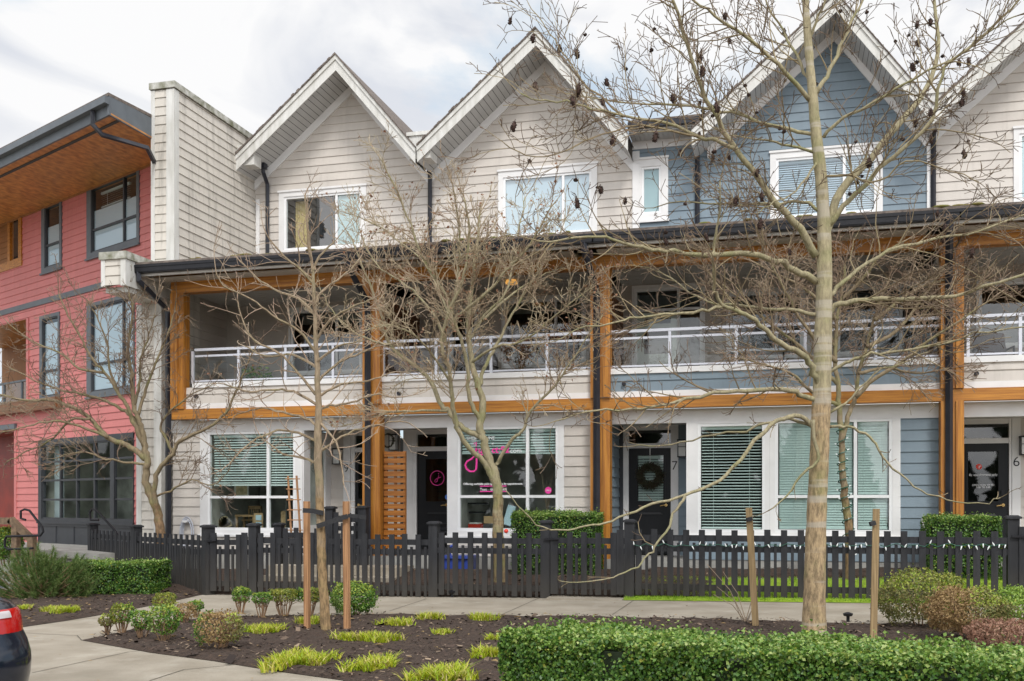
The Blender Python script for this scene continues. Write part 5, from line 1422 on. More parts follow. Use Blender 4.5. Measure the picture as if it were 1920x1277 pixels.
# string lights along the fence of number 7
o0 = fF_.pt(fu(1195), .06, .8)
sl_ = thing('string_lights', o0, 'green wired white bulb string lights draped along the picket fence', 'string lights')
b = MB(); bb = MB(); r_ = random.Random(3); pts = []
px = 1190.0
while px < 1885:
    u, z = fF_.p(px, 1022 + 2.5 * math.sin(px * .19) + r_.uniform(-1.5, 1.5)); pts.append(fF_.pt(u, .075, z))
    if r_.random() < .8:
        d = Vector((r_.uniform(-.03, .03), -.01, r_.choice((-.055, -.05, .05)))); MB().tube([pts[-1], pts[-1] + d * .4, pts[-1] + d], [.008, .01, .003], 6).build('bulb', 'bulb', sl_)
    px += r_.uniform(9, 15)
b.tube(pts, .006, 4); b.build('wire', 'green_wire', sl_)
# festoon of dark wire on the gate post
# ================================================================== small things
def stake(px, yt, yb, w, m, lab, lean=0):
    c = onG(px, yb); D = depth(c); top = atD(px + lean, yt, D); sc = D / F
    b = MB(); b.bar(Vector((c.x, c.y, c.z - .1)), top, w * sc, w * sc, up=Vector((0, 1, 0)))
    o = b.build('tree_stake', m, origin=tuple(c)); tag(o, lab, 'stake', 'wooden tree stakes')
    return c, top
s1 = stake(576, 940, 1182, 9.5, 'stake_new', 'orange new timber stake left of the slim tree', -1)
s2 = stake(651, 940, 1184, 10, 'stake_new', 'orange new timber stake right of the slim tree', -2)
s3 = stake(1418, 952, 1178, 12, 'stake_old', 'leaning weathered stake left of the thick trunk', -14)
s4 = stake(1637, 954, 1205, 12, 'stake_old', 'weathered stake right of the thick trunk', 6)
D = depth(onG(612, 1185))
def band(pts, w, lab):
    b = MB(); P = [atD(x, y, D + dd_) for x, y, dd_ in pts]
    for p, q in zip(P, P[1:]): b.bar(p, q, .012, w)
    tag(b.build('tree_tie', 'strap', origin=tuple(P[0])), lab, 'tree tie', 'black rubber tree ties')
band([(568, 957, -.05), (585, 958, -.06), (605, 962, -.1), (607, 963, .08)], .055, 'short black rubber tie from the left new stake to the slim tree')
band([(594, 987, -.1), (612, 981, -.1), (640, 971, -.06), (652, 968, -.05)], .055, 'longer black rubber tie from the right new stake to the slim tree')
band([(652, 967, -.05), (672, 968, -.05), (686, 971, .0)], .045, 'loose black tie end hanging right of the right new stake')
for (s_, px, py) in ((s3, 1406, 975), (s4, 1637, 983)):
    b = MB(); D2 = depth(s_[0]); p = atD(px - 6, py, D2 - .06); b.bar(p, atD(px + 4, py - 3, D2 - .05), .03, .045)
    tag(b.build('tie_remnant', 'strap', origin=tuple(p)), 'torn black tie remnant nailed to the %s weathered stake' % ('leaning' if s_ is s3 else 'right hand'), 'tree tie', 'torn tie remnants')

# slatted screen between the doors of 9 and 8
u0, z1 = f0.p(716, 841); u1, z0 = f0.p(757, 1008)
t = thing('slat_screen', f0.pt(u0, -.1, .2), 'orange brown horizontal slat screen right of the door numbered 9', 'screen')
b = MB(); z = .22; n = int((z1 - .22) / .123)
for k in range(n): b.box(f0, u0, u1, -.12, -.09, z, z + .092); z += .123
b.build('slats', 'wood_slat', t)
b = MB()
for u in (u0 + .03, u1 - .03, (u0 + u1) / 2): b.box(f0, u - .025, u + .025, -.165, -.122, .15, z - .02)
b.build('frame', 'wood_slat', t)

# wreath on the door of number 7
c = fD.p(1219, 892); o = fD.pt(c[0], .05, c[1])
t = thing('wreath', o, 'round dried evergreen wreath on the black door numbered 7', 'wreath')
n = 2600; a = rng.uniform(0, 6.28, n); q = rng.normal(0, .035, (n, 2)); R_ = .185
P = np.column_stack([o.x + np.cos(a) * (R_ + q[:, 0]), o.y + q[:, 1] * .8, o.z + np.sin(a) * (R_ + q[:, 0])])
Dn = np.column_stack([-np.sin(a), np.full(n, -.3), np.cos(a)]) + rng.normal(0, .6, (n, 3))
V, Q = leaves(P, np.cross(Dn, rng.normal(0, 1, (n, 3))), .07, .3, .18); np_mesh('needles', V, Q, 'wreath', t)
MB().box(fD, c[0] - .008, c[0] + .008, .012, .016, c[1] + .18, zdt).build('ribbon', 'white_trim', t)

# trellis
fT = MF(-.25)
t = thing('trellis', fT.pt(fT.p(547, 995)[0], 0, .3), 'narrow orange timber ladder trellis before the bay window of number 9', 'trellis')
b = MB()
for (x0, y0, x1, y1) in ((540, 892, 546, 1000), (556, 892, 563, 1000)):
    p, q = fT.p(x0, y0), fT.p(x1, y1); b.bar(fT.pt(p[0], 0, p[1]), fT.pt(q[0], 0, q[1]), .035, .02, up=Vector((0, 1, 0)))
b.build('uprights', 'stake_new', t)
for k, y in enumerate((898, 917, 937, 956, 975, 994)):
    p, q = fT.p(536 + k, y), fT.p(563 + k, y); MB().bar(fT.pt(p[0], .018, p[1]), fT.pt(q[0], .018, q[1]), .02, .012, up=Vector((0, 1, 0))).build('rung', 'stake_new', t)

# hose coil on the wall
u, z = fW.p(354, 985); o = fW.pt(u, .05, z)
t = thing('garden_hose', o, 'grey blue garden hose coiled on a wall hook left of the bay window', 'hose')
b = MB()
for k in range(5):
    rx, rz = .10 + .014 * k, .27 + .02 * k; n0 = .05 + .025 * (k % 3)
    b.tube([fW.pt(u + rx * math.sin(a), n0, z - .18 + rz * math.cos(a)) for a in [i * math.pi / 12 for i in range(25)]], .011, 6)
b.build('coil', 'hose', t); MB().box(fW, u - .05, u + .05, .0, .16, z + .06, z + .10).build('hook', 'white_trim', t)

# blue storage bin and pots behind the fence
c = onG(855, 1101); fK = MF(c.y); u0, u1 = fK.p(830, 0)[0], fK.p(882, 0)[0]; zt2 = fK.p(850, 1047)[1]
t = thing('storage_bin', fK.pt((u0 + u1) / 2, 0, gz(u0)), 'navy blue plastic bin behind the pickets under the shop window', 'bin')
b = MB(); P = fK.pt; zb = gz(u0) + .02
b.hexa([P(u0 + .05, .0, zb), P(u1 - .05, 0, zb), P(u1 - .05, -.36, zb), P(u0 + .05, -.36, zb), P(u0, .05, zt2), P(u1, .05, zt2), P(u1, -.42, zt2), P(u0, -.42, zt2)]); b.build('body', 'bin_blue', t)
b = MB(); b.box(fK, u0 - .03, u1 + .03, -.46, .09, zt2, zt2 + .05); b.build('lid', 'bin_blue', t)
b = MB(); b.tube([P(u0 + .1, -.1, zt2 + .05), P(u0 + .1, -.1, zt2 + .2), P(u0 + .2, -.1, zt2 + .24)], .03, 8); b.build('handle', 'bin_blue', t)
# red ball on the fence
u, z = fF_.p(949, 997); o = fF_.pt(u, .0, z + .01)
tag(MB().ball(o, .035, .035, .035, 16, 10).build('ball_ornament', 'red_glass', origin=tuple(o), smooth=True), 'shiny red ball ornament on top of the picket fence', 'ornament')
# white wall plaque with a blue snowflake like mark
u, z = fW.p(1741, 983)
t = thing('wall_plaque', fW.pt(u, .03, z), 'white square plaque with a blue snowflake mark on the blue siding', 'sign')
MB().box(fW, u - .11, u + .11, .028, .045, z - .1, z + .1).build('plate', 'paper', t)
b = MB()
for k in range(3):
    a = k * math.pi / 3; d = Vector((math.cos(a), 0, math.sin(a))) * .055; o = fW.pt(u + .02, .05, z - .01); b.bar(o - d, o + d, .008, .008)
b.build('snowflake_mark', 'blue_sticker', t)
# low path lights
for (px, py, lab) in ((1590, 1166, 'little black path light right of the thick trunk'), (848, 1120, 'flat black dome light at the foot of the middle fence run')):
    c = onG(px, py); t = thing('path_light', c, lab, 'light', 'small black garden lights')
    MB().tube([c - Vector((0, 0, .05)), c + Vector((0, 0, .07))], .02, 8).build('stem', 'black_metal', t)
    MB().tube([c + Vector((0, 0, .07)), c + Vector((0, 0, .10)), c + Vector((0, 0, .115))], [.05, .06, .02], 12).build('lamp_head', 'black_metal', t)
# folding stool behind fence
fK = MF(.9); u, z = fK.p(837, 982)
t = thing('metal_chair', fK.pt(u, 0, FL), 'black metal chair on the porch behind the middle fence post', 'chair')
b = MB(); b.tube([fK.pt(u - .2, 0, FL), fK.pt(u - .2, 0, z - .05), fK.pt(u - .14, 0, z), fK.pt(u + .14, 0, z), fK.pt(u + .2, 0, z - .05), fK.pt(u + .2, 0, FL)], .014, 6)
for k in (.12, .22): b.box(fK, u - .19, u + .19, -.01, .01, z - k, z - k + .05)
b.build('backrest', 'black_metal', t)
MB().box(fK, u - .21, u + .21, 0, .42, FL + .42, FL + .45).build('seat', 'black_metal', t)
for s_ in (-.19, .19): MB().tube([fK.pt(u + s_, .4, FL), fK.pt(u + s_, .4, FL + .42)], .013, 6).build('leg', 'black_metal', t)

# timber handrail and black tube rails at the red house landing
fH = MF(-.2)
def hp(px, py, n=0.0): u, z = fH.p(px, py, n); return fH.pt(u, n, z)
t = thing('timber_handrail', hp(40, 1030), 'weathered timber guard rail at the left edge before the red door', 'handrail')
MB().bar(hp(-60, 976), hp(22, 977), .12, .14).build('rail', 'grey_timber', t)
MB().bar(hp(20, 974), hp(60, 1012), .12, .13).build('sloping_rail', 'grey_timber', t)
for (px, y0, y1) in ((30, 985, 1045), (60, 1005, 1045)): MB().bar(hp(px, y1), hp(px, y0), .13, .13, up=Vector((0, 1, 0))).build('post', 'grey_timber', t)
def tubrail(name, lab, pts, n):
    t = thing(name, hp(*pts[0], n), lab, 'handrail', 'black tube handrails')
    MB().tube([hp(x, y, n) for x, y in pts], .024, 8).build('tube', 'black_metal', t)
tubrail('tube_handrail', 'bent black tube handrail beside the timber guard rail', [(48, 975), (39, 972), (39, 958), (46, 955), (55, 957), (79, 988), (81, 997), (76, 1004), (12, 1006), (9, 1012), (9, 1026), (16, 1030), (62, 1028)], .35)
tubrail('tube_handrail', 'black tube handrail behind the slanting fence by the dark windows', [(185, 975), (170, 975), (168, 962), (172, 955), (180, 956), (214, 993), (225, 1010)], -1.0)

# ---- balcony things
def pend(px, py, lab):
    fr = MF(1.5); u, z = fr.p(px, py); o = fr.pt(u, 0, z)
    t = thing('pendant_lamp', o, lab, 'lamp')
    b = MB(); b.tube([fr.pt(u, 0, z + .07), fr.pt(u, 0, 5.83)], .006, 5); b.build('cord', 'black_metal', t)
    b = MB(); b.tube([fr.pt(u, 0, z + .08), fr.pt(u, 0, z + .05), fr.pt(u, 0, z - .03), fr.pt(u, 0, z - .05)], [.04, .09, .13, .115], 6); b.build('lamp_shade', 'amber_lamp', t)
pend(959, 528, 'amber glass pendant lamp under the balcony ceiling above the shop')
def chair(fr, u, zf, m, lab, grp='balcony chairs', rot=1):
    t = thing('patio_chair', fr.pt(u, 0, zf), lab, 'chair', grp)
    MB().box(fr, u - .28, u + .28, -.28, .28, zf + .36, zf + .46).build('seat', m, t)
    P = fr.pt; s = rot
    MB().hexa([P(u - .28, -.3, zf + .4), P(u + .28, -.3, zf + .4), P(u + .28, -.22, zf + .4), P(u - .28, -.22, zf + .4), P(u - .24, -.42, zf + .95), P(u + .24, -.42, zf + .95), P(u + .24, -.36, zf + .95), P(u - .24, -.36, zf + .95)]).build('backrest', m, t)
    for a in (-.28, .28): MB().tube([P(u + a, .25, zf), P(u + a, .25, zf + .62), P(u + a, -.3, zf + .64)], .02, 6).build('armrest', 'black_metal', t)
    for a in (-.25, .25):
        for e in (-.25, .25): MB().tube([P(u + a, e, zf), P(u + a, e, zf + .38)], .018, 6).build('leg', 'black_metal', t)
fK = MF(1.3); zf = 3.48
chair(fK, fK.p(900, 700)[0], zf, 'grey_fabric', 'dark grey cushioned chair on the balcony above the shop')
chair(fK, fK.p(1862, 600)[0], zf, 'grey_fabric', 'grey purple cushioned chair on the right hand balcony of number 6')
def potplant(fr, px, zf, h, m, n, lab, size=.07, name='potted_plant'):
    u = fr.p(px, 700)[0]; o = fr.pt(u, 0, zf); t = thing(name, o, lab, 'plant', 'potted balcony plants')
    MB().tube([o, o + Vector((0, 0, .3)), o + Vector((0, 0, .33)), o + Vector((0, 0, .33))], [.11, .15, .16, .13], 16).build('pot', 'plant_pot', t)
    b = MB(); r_ = random.Random(int(px)); Ps = []
    for k in range(14):
        a = r_.uniform(0, 6.28); e = o + Vector((math.cos(a) * r_.uniform(.08, .36), math.sin(a) * r_.uniform(.05, .25), h * r_.uniform(.6, 1)))
        b.tube([o + Vector((0, 0, .3)), (o + e) / 2 + Vector((0, 0, .15)), e], [.007, .005, .003], 4); Ps.append(np.array(e) + rng.normal(0, .06, (n // 14, 3)))
    b.build('stems', 'stem', t); P = np.vstack(Ps); V, Q = leaves(P, rng.normal(0, 1, P.shape), size); np_mesh('foliage', V, Q, m, t)
fK = MF(.7)
potplant(fK, 975, zf, 1.0, 'dead_leaf', 420, 'rust brown dried hydrangea in a pot behind the shop balcony glass')
potplant(fK, 1068, zf, 1.15, 'dead_leaf', 420, 'taller rust brown dried plant next to the right post of the shop balcony')
potplant(fK, 1168, zf, 1.1, 'shrub_rust', 200, 'sparse reddish plant by the left post of the blue balcony', .05)
potplant(fK, 1740, zf, 1.15, 'evergreen', 900, 'dark evergreen plant by the right post of the blue balcony', .06)
potplant(fK, 480, zf, .7, 'shrub_leaf', 300, 'green potted plant behind the balcony glass of number 9')
# table on the blue balcony
u = fK.p(1420, 700)[0]; t = thing('patio_table', fK.pt(u, -.3, zf), 'low grey patio table behind the blue balcony glass', 'table')
MB().box(fK, u - .5, u + .5, -.6, -.05, zf + .66, zf + .70).build('table_top', 'aluminium', t)
for a in (-.45, .45):
    for e in (-.55, -.1): MB().tube([fK.pt(u + a, e, zf), fK.pt(u + a, e, zf + .66)], .018, 6).build('leg', 'black_metal', t)

# ---- things inside the ground floor windows
fN = MF(YW + .55)
def ins(px, py): return fN.p(px, py)
u, z = ins(454, 919); t = thing('picture_frame', fN.pt(u, 0, z), 'gold framed picture on the sill line inside the window of number 9', 'picture')
b = MB()
for (a, c, e, f) in ((-.16, .16, .10, .13), (-.16, .16, -.13, -.10), (-.16, -.13, -.10, .10), (.13, .16, -.10, .10)): b.box(fN, u + a, u + c, 0, .03, z + e, z + f)
b.build('frame', 'paper', t); MB().box(fN, u - .13, u + .13, .0, .015, z - .1, z + .1).build('mount', 'straw', t); MB().box(fN, u - .045, u + .035, .016, .018, z - .035, z + .03).build('drawing', 'gold_frame', t)
zs_ = ins(460, 991)[1]
u, z = ins(461, 966); t = thing('wooden_table', fN.pt(u, 0, zs_), 'pale wooden side table inside the window of number 9', 'table')
MB().box(fN, u - .22, u + .22, -.3, .05, z - .03, z + .01).build('table_top', 'table_wood', t)
for a in (-.19, .19):
    for e in (-.27, .02): MB().box(fN, u + a - .02, u + a + .02, e - .02, e + .02, zs_ - .3, z - .03).build('leg', 'table_wood', t)
zc = z; t = thing('wooden_chair', fN.pt(u - .03, -.45, zs_), 'slatted wooden chair behind the pale side table', 'chair')
b = MB(); uu = u - .06
for a in (-.14, .14): b.box(fN, uu + a - .015, uu + a + .015, -.5, -.47, zs_ - .3, zc + .17)
for a in (-.08, -.03, .02, .07): b.box(fN, uu + a - .012, uu + a + .012, -.49, -.48, zc + .02, zc + .12)
b.box(fN, uu - .155, uu + .155, -.5, -.47, zc + .12, zc + .19); b.build('backrest', 'table_wood', t); MB().box(fN, uu - .16, uu + .16, -.47, -.2, zc - .12, zc - .09).build('seat', 'table_wood', t)
u, z = ins(421, 980); t = MB(); r_ = random.Random(2)
for k in range(46):
    a = math.pi * (k / 45) * 1.0; e = fN.pt(u + .16 * math.cos(a) * r_.uniform(.85, 1.05), 0, z - .05 + .18 * math.sin(a) * r_.uniform(.85, 1.05)); t.bar(fN.pt(u, 0, z - .1), e, .02, .006, up=Vector((0, 1, 0)))
tag(t.build('straw_fan', 'straw', origin=tuple(fN.pt(u, 0, z - .1))), 'round straw fan leaning inside the window of number 9', 'fan')
u, z = ins(488, 975); t = thing('note_board', fN.pt(u, .06, z), 'tan board with two pale blue cards inside the window of number 9', 'board')
MB().box(fN, u - .1, u + .1, .06, .08, z - .17, z + .14).build('board', 'tan', t)
for (dz_) in (.05, -.09): MB().box(fN, u - .055, u + .07, .081, .085, z + dz_ - .055, z + dz_ + .05).build('card', 'paper_blue', t)
u, z = ins(535, 972); tag(MB().box(fN, u - .1, u + .1, -.2, .0, z - .25, z + .15).build('cabinet', 'tan', origin=tuple(fN.pt(u, 0, z - .25))), 'brown cabinet corner behind the casement of number 9', 'cabinet')
# shop interior
zs_ = ins(920, 991)[1]
def sbox(name, px, py, w, h, d, m, lab, cat, n=0):
    u, z = ins(px, py); tag(MB().box(fN, u - w / 2, u + w / 2, n - d, n, z - h / 2, z + h / 2).build(name, m, origin=tuple(fN.pt(u, n, z - h / 2))), lab, cat)
sbox('book_stack', 889, 987, .24, .10, .2, 'red_glass', 'stack of red and white books on the shop window sill', 'books')
sbox('book', 889, 981.5, .2, .03, .2, 'paper', 'white book on top of the red stack in the shop window', 'book')
sbox('basket', 912, 975, .22, .14, .25, 'tan', 'tan wicker basket in the shop window behind the maple trunk', 'basket', -.2)
sbox('shelf_board', 886, 944, .38, .035, .2, 'black_metal', 'upper black display shelf inside the shop window', 'shelf', -.3)
sbox('shelf_board', 884, 961, .30, .035, .2, 'black_metal', 'lower black display shelf inside the shop window', 'shelf', -.3)
u, z = ins(952, 965)
b = MB(); b.bar(fN.pt(u - .05, -.1, z - .2), fN.pt(u + .05, -.15, z + .17), .16, .03, up=Vector((0, 1, 0)))
tag(b.build('leaning_mirror', 'paper_blue', origin=tuple(fN.pt(u, -.1, z - .2))), 'pale leaning mirror in the shop window right of the maple trunk', 'mirror')
u, z = ins(1024, 905); t = thing('branch_vase', fN.pt(u, -.1, zs_), 'vase of dried branches inside the shop casement', 'vase')
MB().tube([fN.pt(u, -.1, zs_ - .1), fN.pt(u, -.1, zs_ + .1), fN.pt(u, -.1, zs_ + .3)], [.06, .08, .04], 12).build('vase', 'plant_pot', t)
b = MB(); r_ = random.Random(9)
for k in range(16): b.tube([fN.pt(u, -.1, zs_ + .3), fN.pt(u + r_.uniform(-.14, .14), -.1 + r_.uniform(-.1, .1), zs_ + r_.uniform(.7, 1.05))], [.005, .003], 4)
b.build('dried_branches', 'twig_young', t)
# hanging green ornament and dark lantern by door 8
fK = MF(.9); u, z = fK.p(727, 826); t = thing('hanging_basket', fK.pt(u, 0, z), 'dark green wreath like ornament hanging above the slat screen', 'ornament')
n = 300; a = rng.uniform(0, 6.28, n); P = np.array(fK.pt(u, 0, z)) + np.column_stack([np.cos(a) * .12, rng.normal(0, .02, n), np.sin(a) * .13]); V, Q = leaves(P, rng.normal(0, 1, (n, 3)), .05); np_mesh('foliage', V, Q, 'wreath', t)
lantern(fD, 742, 830, 'black lantern above the slat screen left of the shop door', .02)

# ================================================================== dark sedan, only its rear corner in the picture
def car():
    hd = (FWD * math.cos(R(46)) - RGT * math.sin(R(46))); lat = Vector((hd.y, -hd.x, 0))
    c0 = atD(114, 945, 6.4) - lat * .93; c0.z = gz(c0.x)
    t = thing('parked_car', c0, 'dark navy sedan with a red tail lamp, only its rear corner inside the left edge', 'car')
    def P(x, y, z): return c0 + hd * x + lat * y + UP * z          # x forward from rear bumper
    def ring(inset, z, a0=0, a1=2 * math.pi, n=72, out=0.0, L0=4.6):
        r = []
        for k in range(n):
            a = a0 + (a1 - a0) * (k / n if a1 - a0 > 6 else k / (n - 1)); ca, sa = math.cos(a), math.sin(a); e = .42
            x = L0 / 2 - (L0 / 2 - inset * 1.3 + out) * math.copysign(abs(ca) ** .15, ca); y = (.93 - inset + out) * math.copysign(abs(sa) ** e, sa)
            bow = .10 * (y / .93) ** 2 if x < 1 else 0
            r.append(tuple(P(x + bow, y, z)))
        return r
    LV = [(.14, .20), (.05, .24), (.02, .32), (.005, .42), (0, .50), (.004, .56), (.02, .63), (.045, .70), (.052, .76), (.065, .82), (.10, .865), (.17, .90), (.30, .925), (.6, .945), (.85, .95)]
    b = MB(); ns = 72
    for (ins_, z) in LV: b.v += ring(ins_, z)
    for i in range(len(LV) - 1):
        for k in range(ns): b.f.append((i * ns + k, i * ns + (k + 1) % ns, (i + 1) * ns + (k + 1) % ns, (i + 1) * ns + k))
    b.f.append(tuple(range((len(LV) - 1) * ns, len(LV) * ns)))
    b.build('body', 'car_paint', t, smooth=True)
    b = MB()
    for k in (-1, 1): b.tube([P(.20, k * .33, z_) for z_ in (.93, .94)], .3, 4) if False else None
    def patch(a0, a1, lv, name, mm, par, out):
        g = MB(); n_ = 14
        for (ins_, z) in lv: g.v += ring(ins_, z, a0, a1, n_, out)
        for i in range(len(lv) - 1):
            for k in range(n_ - 1): g.f.append((i * n_ + k, i * n_ + k + 1, (i + 1) * n_ + k + 1, (i + 1) * n_ + k))
        return g.build(name, mm, par, smooth=True)
    def loft(st, lo, hi, name, mm):
        g = MB(); ns = 16
        for (x, w0, z0, w1, z1) in st:
            for k in range(ns):
                q = k / (ns - 1) * 2 - 1; s_ = 1 - abs(q) ** 3.0
                z = z0 + (z1 - z0) * (s_ if hi else 1); g.v.append(tuple(P(x, (w0 + (w1 - w0) * min(1, s_ * 1.3)) * max(-1, min(1, q * 1.15)), z)))
        for i in range(len(st) - 1):
            for k in range(ns - 1): p = i * ns + k; g.f.append((p, p + 1, p + 1 + ns, p + ns))
        return g.build(name, mm, t, smooth=True)
    loft([(.62, .84, .92, .80, .96), (1.05, .86, .93, .66, 1.24), (1.5, .88, .93, .60, 1.40), (2.2, .88, .93, .60, 1.43), (2.8, .88, .93, .62, 1.34), (3.5, .86, .90, .80, .95)], 0, 1, 'cabin_glass', 'car_glass')
    loft([(1.35, .56, 1.36, .5, 1.385), (1.6, .58, 1.405, .55, 1.43), (2.2, .58, 1.43, .55, 1.46), (2.6, .58, 1.37, .55, 1.40)], 0, 1, 'roof_panel', 'car_paint')
    for s_ in (-1, 1):
        A0, A1 = (.16, 1.15) if s_ > 0 else (-1.15, -.16)
        tl = patch(A0, A1, [(.046, .685), (.047, .70), (.052, .76), (.062, .815), (.075, .835)], 'tail_lamp', 'tail_red', t, .006)
        B0, B1 = (.22, .62) if s_ > 0 else (-.62, -.22)
        patch(B0, B1, [(.055, .785), (.062, .815), (.069, .826)], 'reversing_lamp', 'tail_clear', tl, .011)
        C0, C1 = (.22, .36) if s_ > 0 else (-.36, -.22)
        patch(C0, C1, [(.050, .75), (.056, .787)], 'reversing_lamp', 'tail_clear', tl, .011)
        patch(.10 * s_, .125 * s_, [(.02, .63), (.052, .76), (.10, .865), (.17, .90)], 'boot_seam', 'rubber', t, .003)
    for x in (.85, 3.65):
        for s_ in (-1, 1):
            w = MB(); w.tube([P(x, s_ * .74, .32), P(x, s_ * .935, .32)], .32, 28); w.build('wheel', 'rubber', t)
    return t
car()
# evergreens added out of view, behind the camera and left, for the panes to mirror
bk = thing('far_trees', (0, -48, 0), 'added dark evergreen belt out of view, for the window panes to mirror', 'trees'); bk['kind'] = 'stuff'
r_ = random.Random(21); Ps = []
for k in range(62):
    x = -70 + k * 3.1 + r_.uniform(-1, 1); h = r_.uniform(7, 11); y = -48 + r_.uniform(-3, 3)
    if k >= 46: x, y, h = -62 + r_.uniform(-3, 3), -42 + (k - 46) * 3.0, r_.uniform(6, 10); n = 420
    t_ = rng.random(n) ** .8; a = rng.uniform(0, 6.28, n); q = 2.2 * (1.05 - t_) * np.sqrt(rng.uniform(.3, 1, n))
    Ps.append(np.column_stack([x + np.cos(a) * q, y + np.sin(a) * q, -.5 + t_ * h]))
P = np.vstack(Ps); V, Q = leaves(P, rng.normal(0, 1, P.shape), 1.7, .5, .8); np_mesh('evergreen_foliage', V, Q, 'evergreen', bk)
# ================================================================== bare trees
class Tree:
    def __init__(s, seed):
        s.r = random.Random(seed); s.wood = MB(); s.twig = MB(); s.fine = MB(); s.tips = []
    def smooth(s, pts, rad, sub=4, jit=0.0):
        n = len(pts); P, Q = [], []
        for i in range(n - 1):
            p0, p1, p2, p3 = pts[max(i - 1, 0)], pts[i], pts[i + 1], pts[min(i + 2, n - 1)]
            for k in range(sub):
                t = k / sub
                q = 0.5 * ((2 * p1) + (p2 - p0) * t + (2 * p0 - 5 * p1 + 4 * p2 - p3) * t * t + (3 * p1 - p0 - 3 * p2 + p3) * t ** 3)
                if jit and (i or k): q = q + Vector((s.r.gauss(0, jit), s.r.gauss(0, jit), s.r.gauss(0, jit)))
                P.append(q); Q.append(rad[i] + (rad[i + 1] - rad[i]) * t)
        P.append(pts[-1]); Q.append(rad[-1])
        return P, Q
    def limb(s, pts, r0, r1, n=7, sub=4, jit=.004, pw=0.8):
        m = len(pts); L_ = [0]
        for a, b in zip(pts, pts[1:]): L_.append(L_[-1] + (b - a).length)
        rad = [max(r1, r0 + (r1 - r0) * (l / L_[-1]) ** pw) for l in L_]
        P, Q = s.smooth(pts, rad, sub, jit)
        (s.wood if r0 > .014 else s.twig).tube(P, Q, n if r0 > .02 else 5)
        return P, Q
    def shoot(s, p, d, ln, r, lev, cfg):
        """a twig with wandering direction and side shoots"""
        R_ = s.r; seg = max(3, min(8, int(ln / cfg['seg']))); st = ln / seg; d = d.normalized(); pts = [p]; q = p
        bend = Vector((R_.gauss(0, 1), R_.gauss(0, 1), R_.gauss(0, 1))) * cfg['bend']
        for k in range(seg):
            d = d + bend / seg + Vector((R_.gauss(0, 1), R_.gauss(0, 1), R_.gauss(0, 1))) * cfg['wob'] + UP * cfg['up'] / seg
            d.normalize(); q = q + d * st; pts.append(q)
        rad = [max(cfg['rmin'], r * (1 - .75 * k / seg)) for k in range(seg + 1)]
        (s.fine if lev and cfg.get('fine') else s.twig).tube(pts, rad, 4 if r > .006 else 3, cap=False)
        if lev < cfg['lev']:
            n = cfg['kids'][lev] * ln / cfg['ref']; n = int(n) + (R_.random() < n % 1)
            for k in range(n):
                t = R_.uniform(.12, 1.0) ** .85; f = min(seg - 1, int(t * seg)); a = pts[f].lerp(pts[f + 1], t * seg - f); ax = (pts[f + 1] - pts[f]).normalized()
                s.shoot(a, s.side(ax, cfg), ln * R_.uniform(.28, .62) * (1.1 - .5 * t), max(cfg['rmin'], rad[f] * .7), lev + 1, cfg)
        if lev >= cfg['lev'] - 1: s.tips.append((pts[-1], d))
    def side(s, ax, cfg):
        R_ = s.r; o = ax.orthogonal().normalized(); a = R_.uniform(0, 6.28); o = Matrix.Rotation(a, 3, ax) @ o
        o.y *= .8
        an = R(R_.uniform(*cfg['ang'])); return (ax * math.cos(an) + o * math.sin(an) + UP * cfg['lift']).normalized()
    def dress(s, P, Q, cfg, t0=.1, dens=None, ln=None):
        R_ = s.r; L_ = [0]
        for a, b in zip(P, P[1:]): L_.append(L_[-1] + (b - a).length)
        n = int(L_[-1] * (dens or cfg['dens']))
        for k in range(n):
            t = t0 + (1 - t0) * (k + R_.random()) / n; w = t * L_[-1]; i = 0
            while i < len(L_) - 2 and L_[i + 1] < w: i += 1
            f = (w - L_[i]) / max(1e-6, L_[i + 1] - L_[i]); p = P[i].lerp(P[i + 1], f); ax = (P[i + 1] - P[i]).normalized()
            lo, hi = ln or cfg['len']
            s.shoot(p, s.side(ax, cfg), R_.uniform(lo, hi) * (1.15 - .55 * t), min(cfg['r0'], Q[i] * .55), 0, cfg)
        s.shoot(P[-1], (P[-1] - P[-2]), R_.uniform(*(ln or cfg['len'])) * .7, max(cfg['rmin'], Q[-1] * .9), 0, cfg)
def px_limb(D0, pts, k0, x0, curve=0.0, off=0.0):
    """pixel polyline -> 3D: depth drifts with the distance from where the limb leaves the trunk"""
    out = []; acc = 0
    for i, (x, y) in enumerate(pts):
        if i: acc += math.hypot(x - pts[i - 1][0], y - pts[i - 1][1]) * D0 / F
        out.append(atD(x, y, D0 + off + k0 * acc + curve * acc * acc))
    return out

# ---- the thick trunked alder in front
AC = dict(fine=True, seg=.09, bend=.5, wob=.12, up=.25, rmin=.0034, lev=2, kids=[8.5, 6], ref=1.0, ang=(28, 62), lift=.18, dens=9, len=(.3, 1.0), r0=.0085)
base = onG(1525, 1203); D0 = depth(base)
al = thing('alder_tree', (base.x, base.y, gz(base.x)), 'bare thick trunked tree with dangling brown cones behind the front hedge', 'tree', 'bare street trees')
T = Tree(4)
tr = [(1526, 1215), (1527, 1120), (1530, 1000), (1534, 900), (1540, 760), (1543, 640), (1546, 520), (1545, 430), (1540, 340), (1530, 250), (1522, 160), (1514, 60), (1507, -60), (1500, -190)]
rpx = [22, 20, 18.5, 17.5, 17, 16.3, 14, 12, 11.3, 10, 8.2, 7, 5.5, 3.5]
P3 = [atD(x, y, D0) for x, y in tr]; Pt, Qt = T.smooth(P3, [r * D0 / F for r in rpx], 5, .004)
Pt, Qt = T.smooth(P3, [r * D0 / F for r in rpx], 14, .0)
TR = MB(); TR.tube(Pt, Qt, 30)
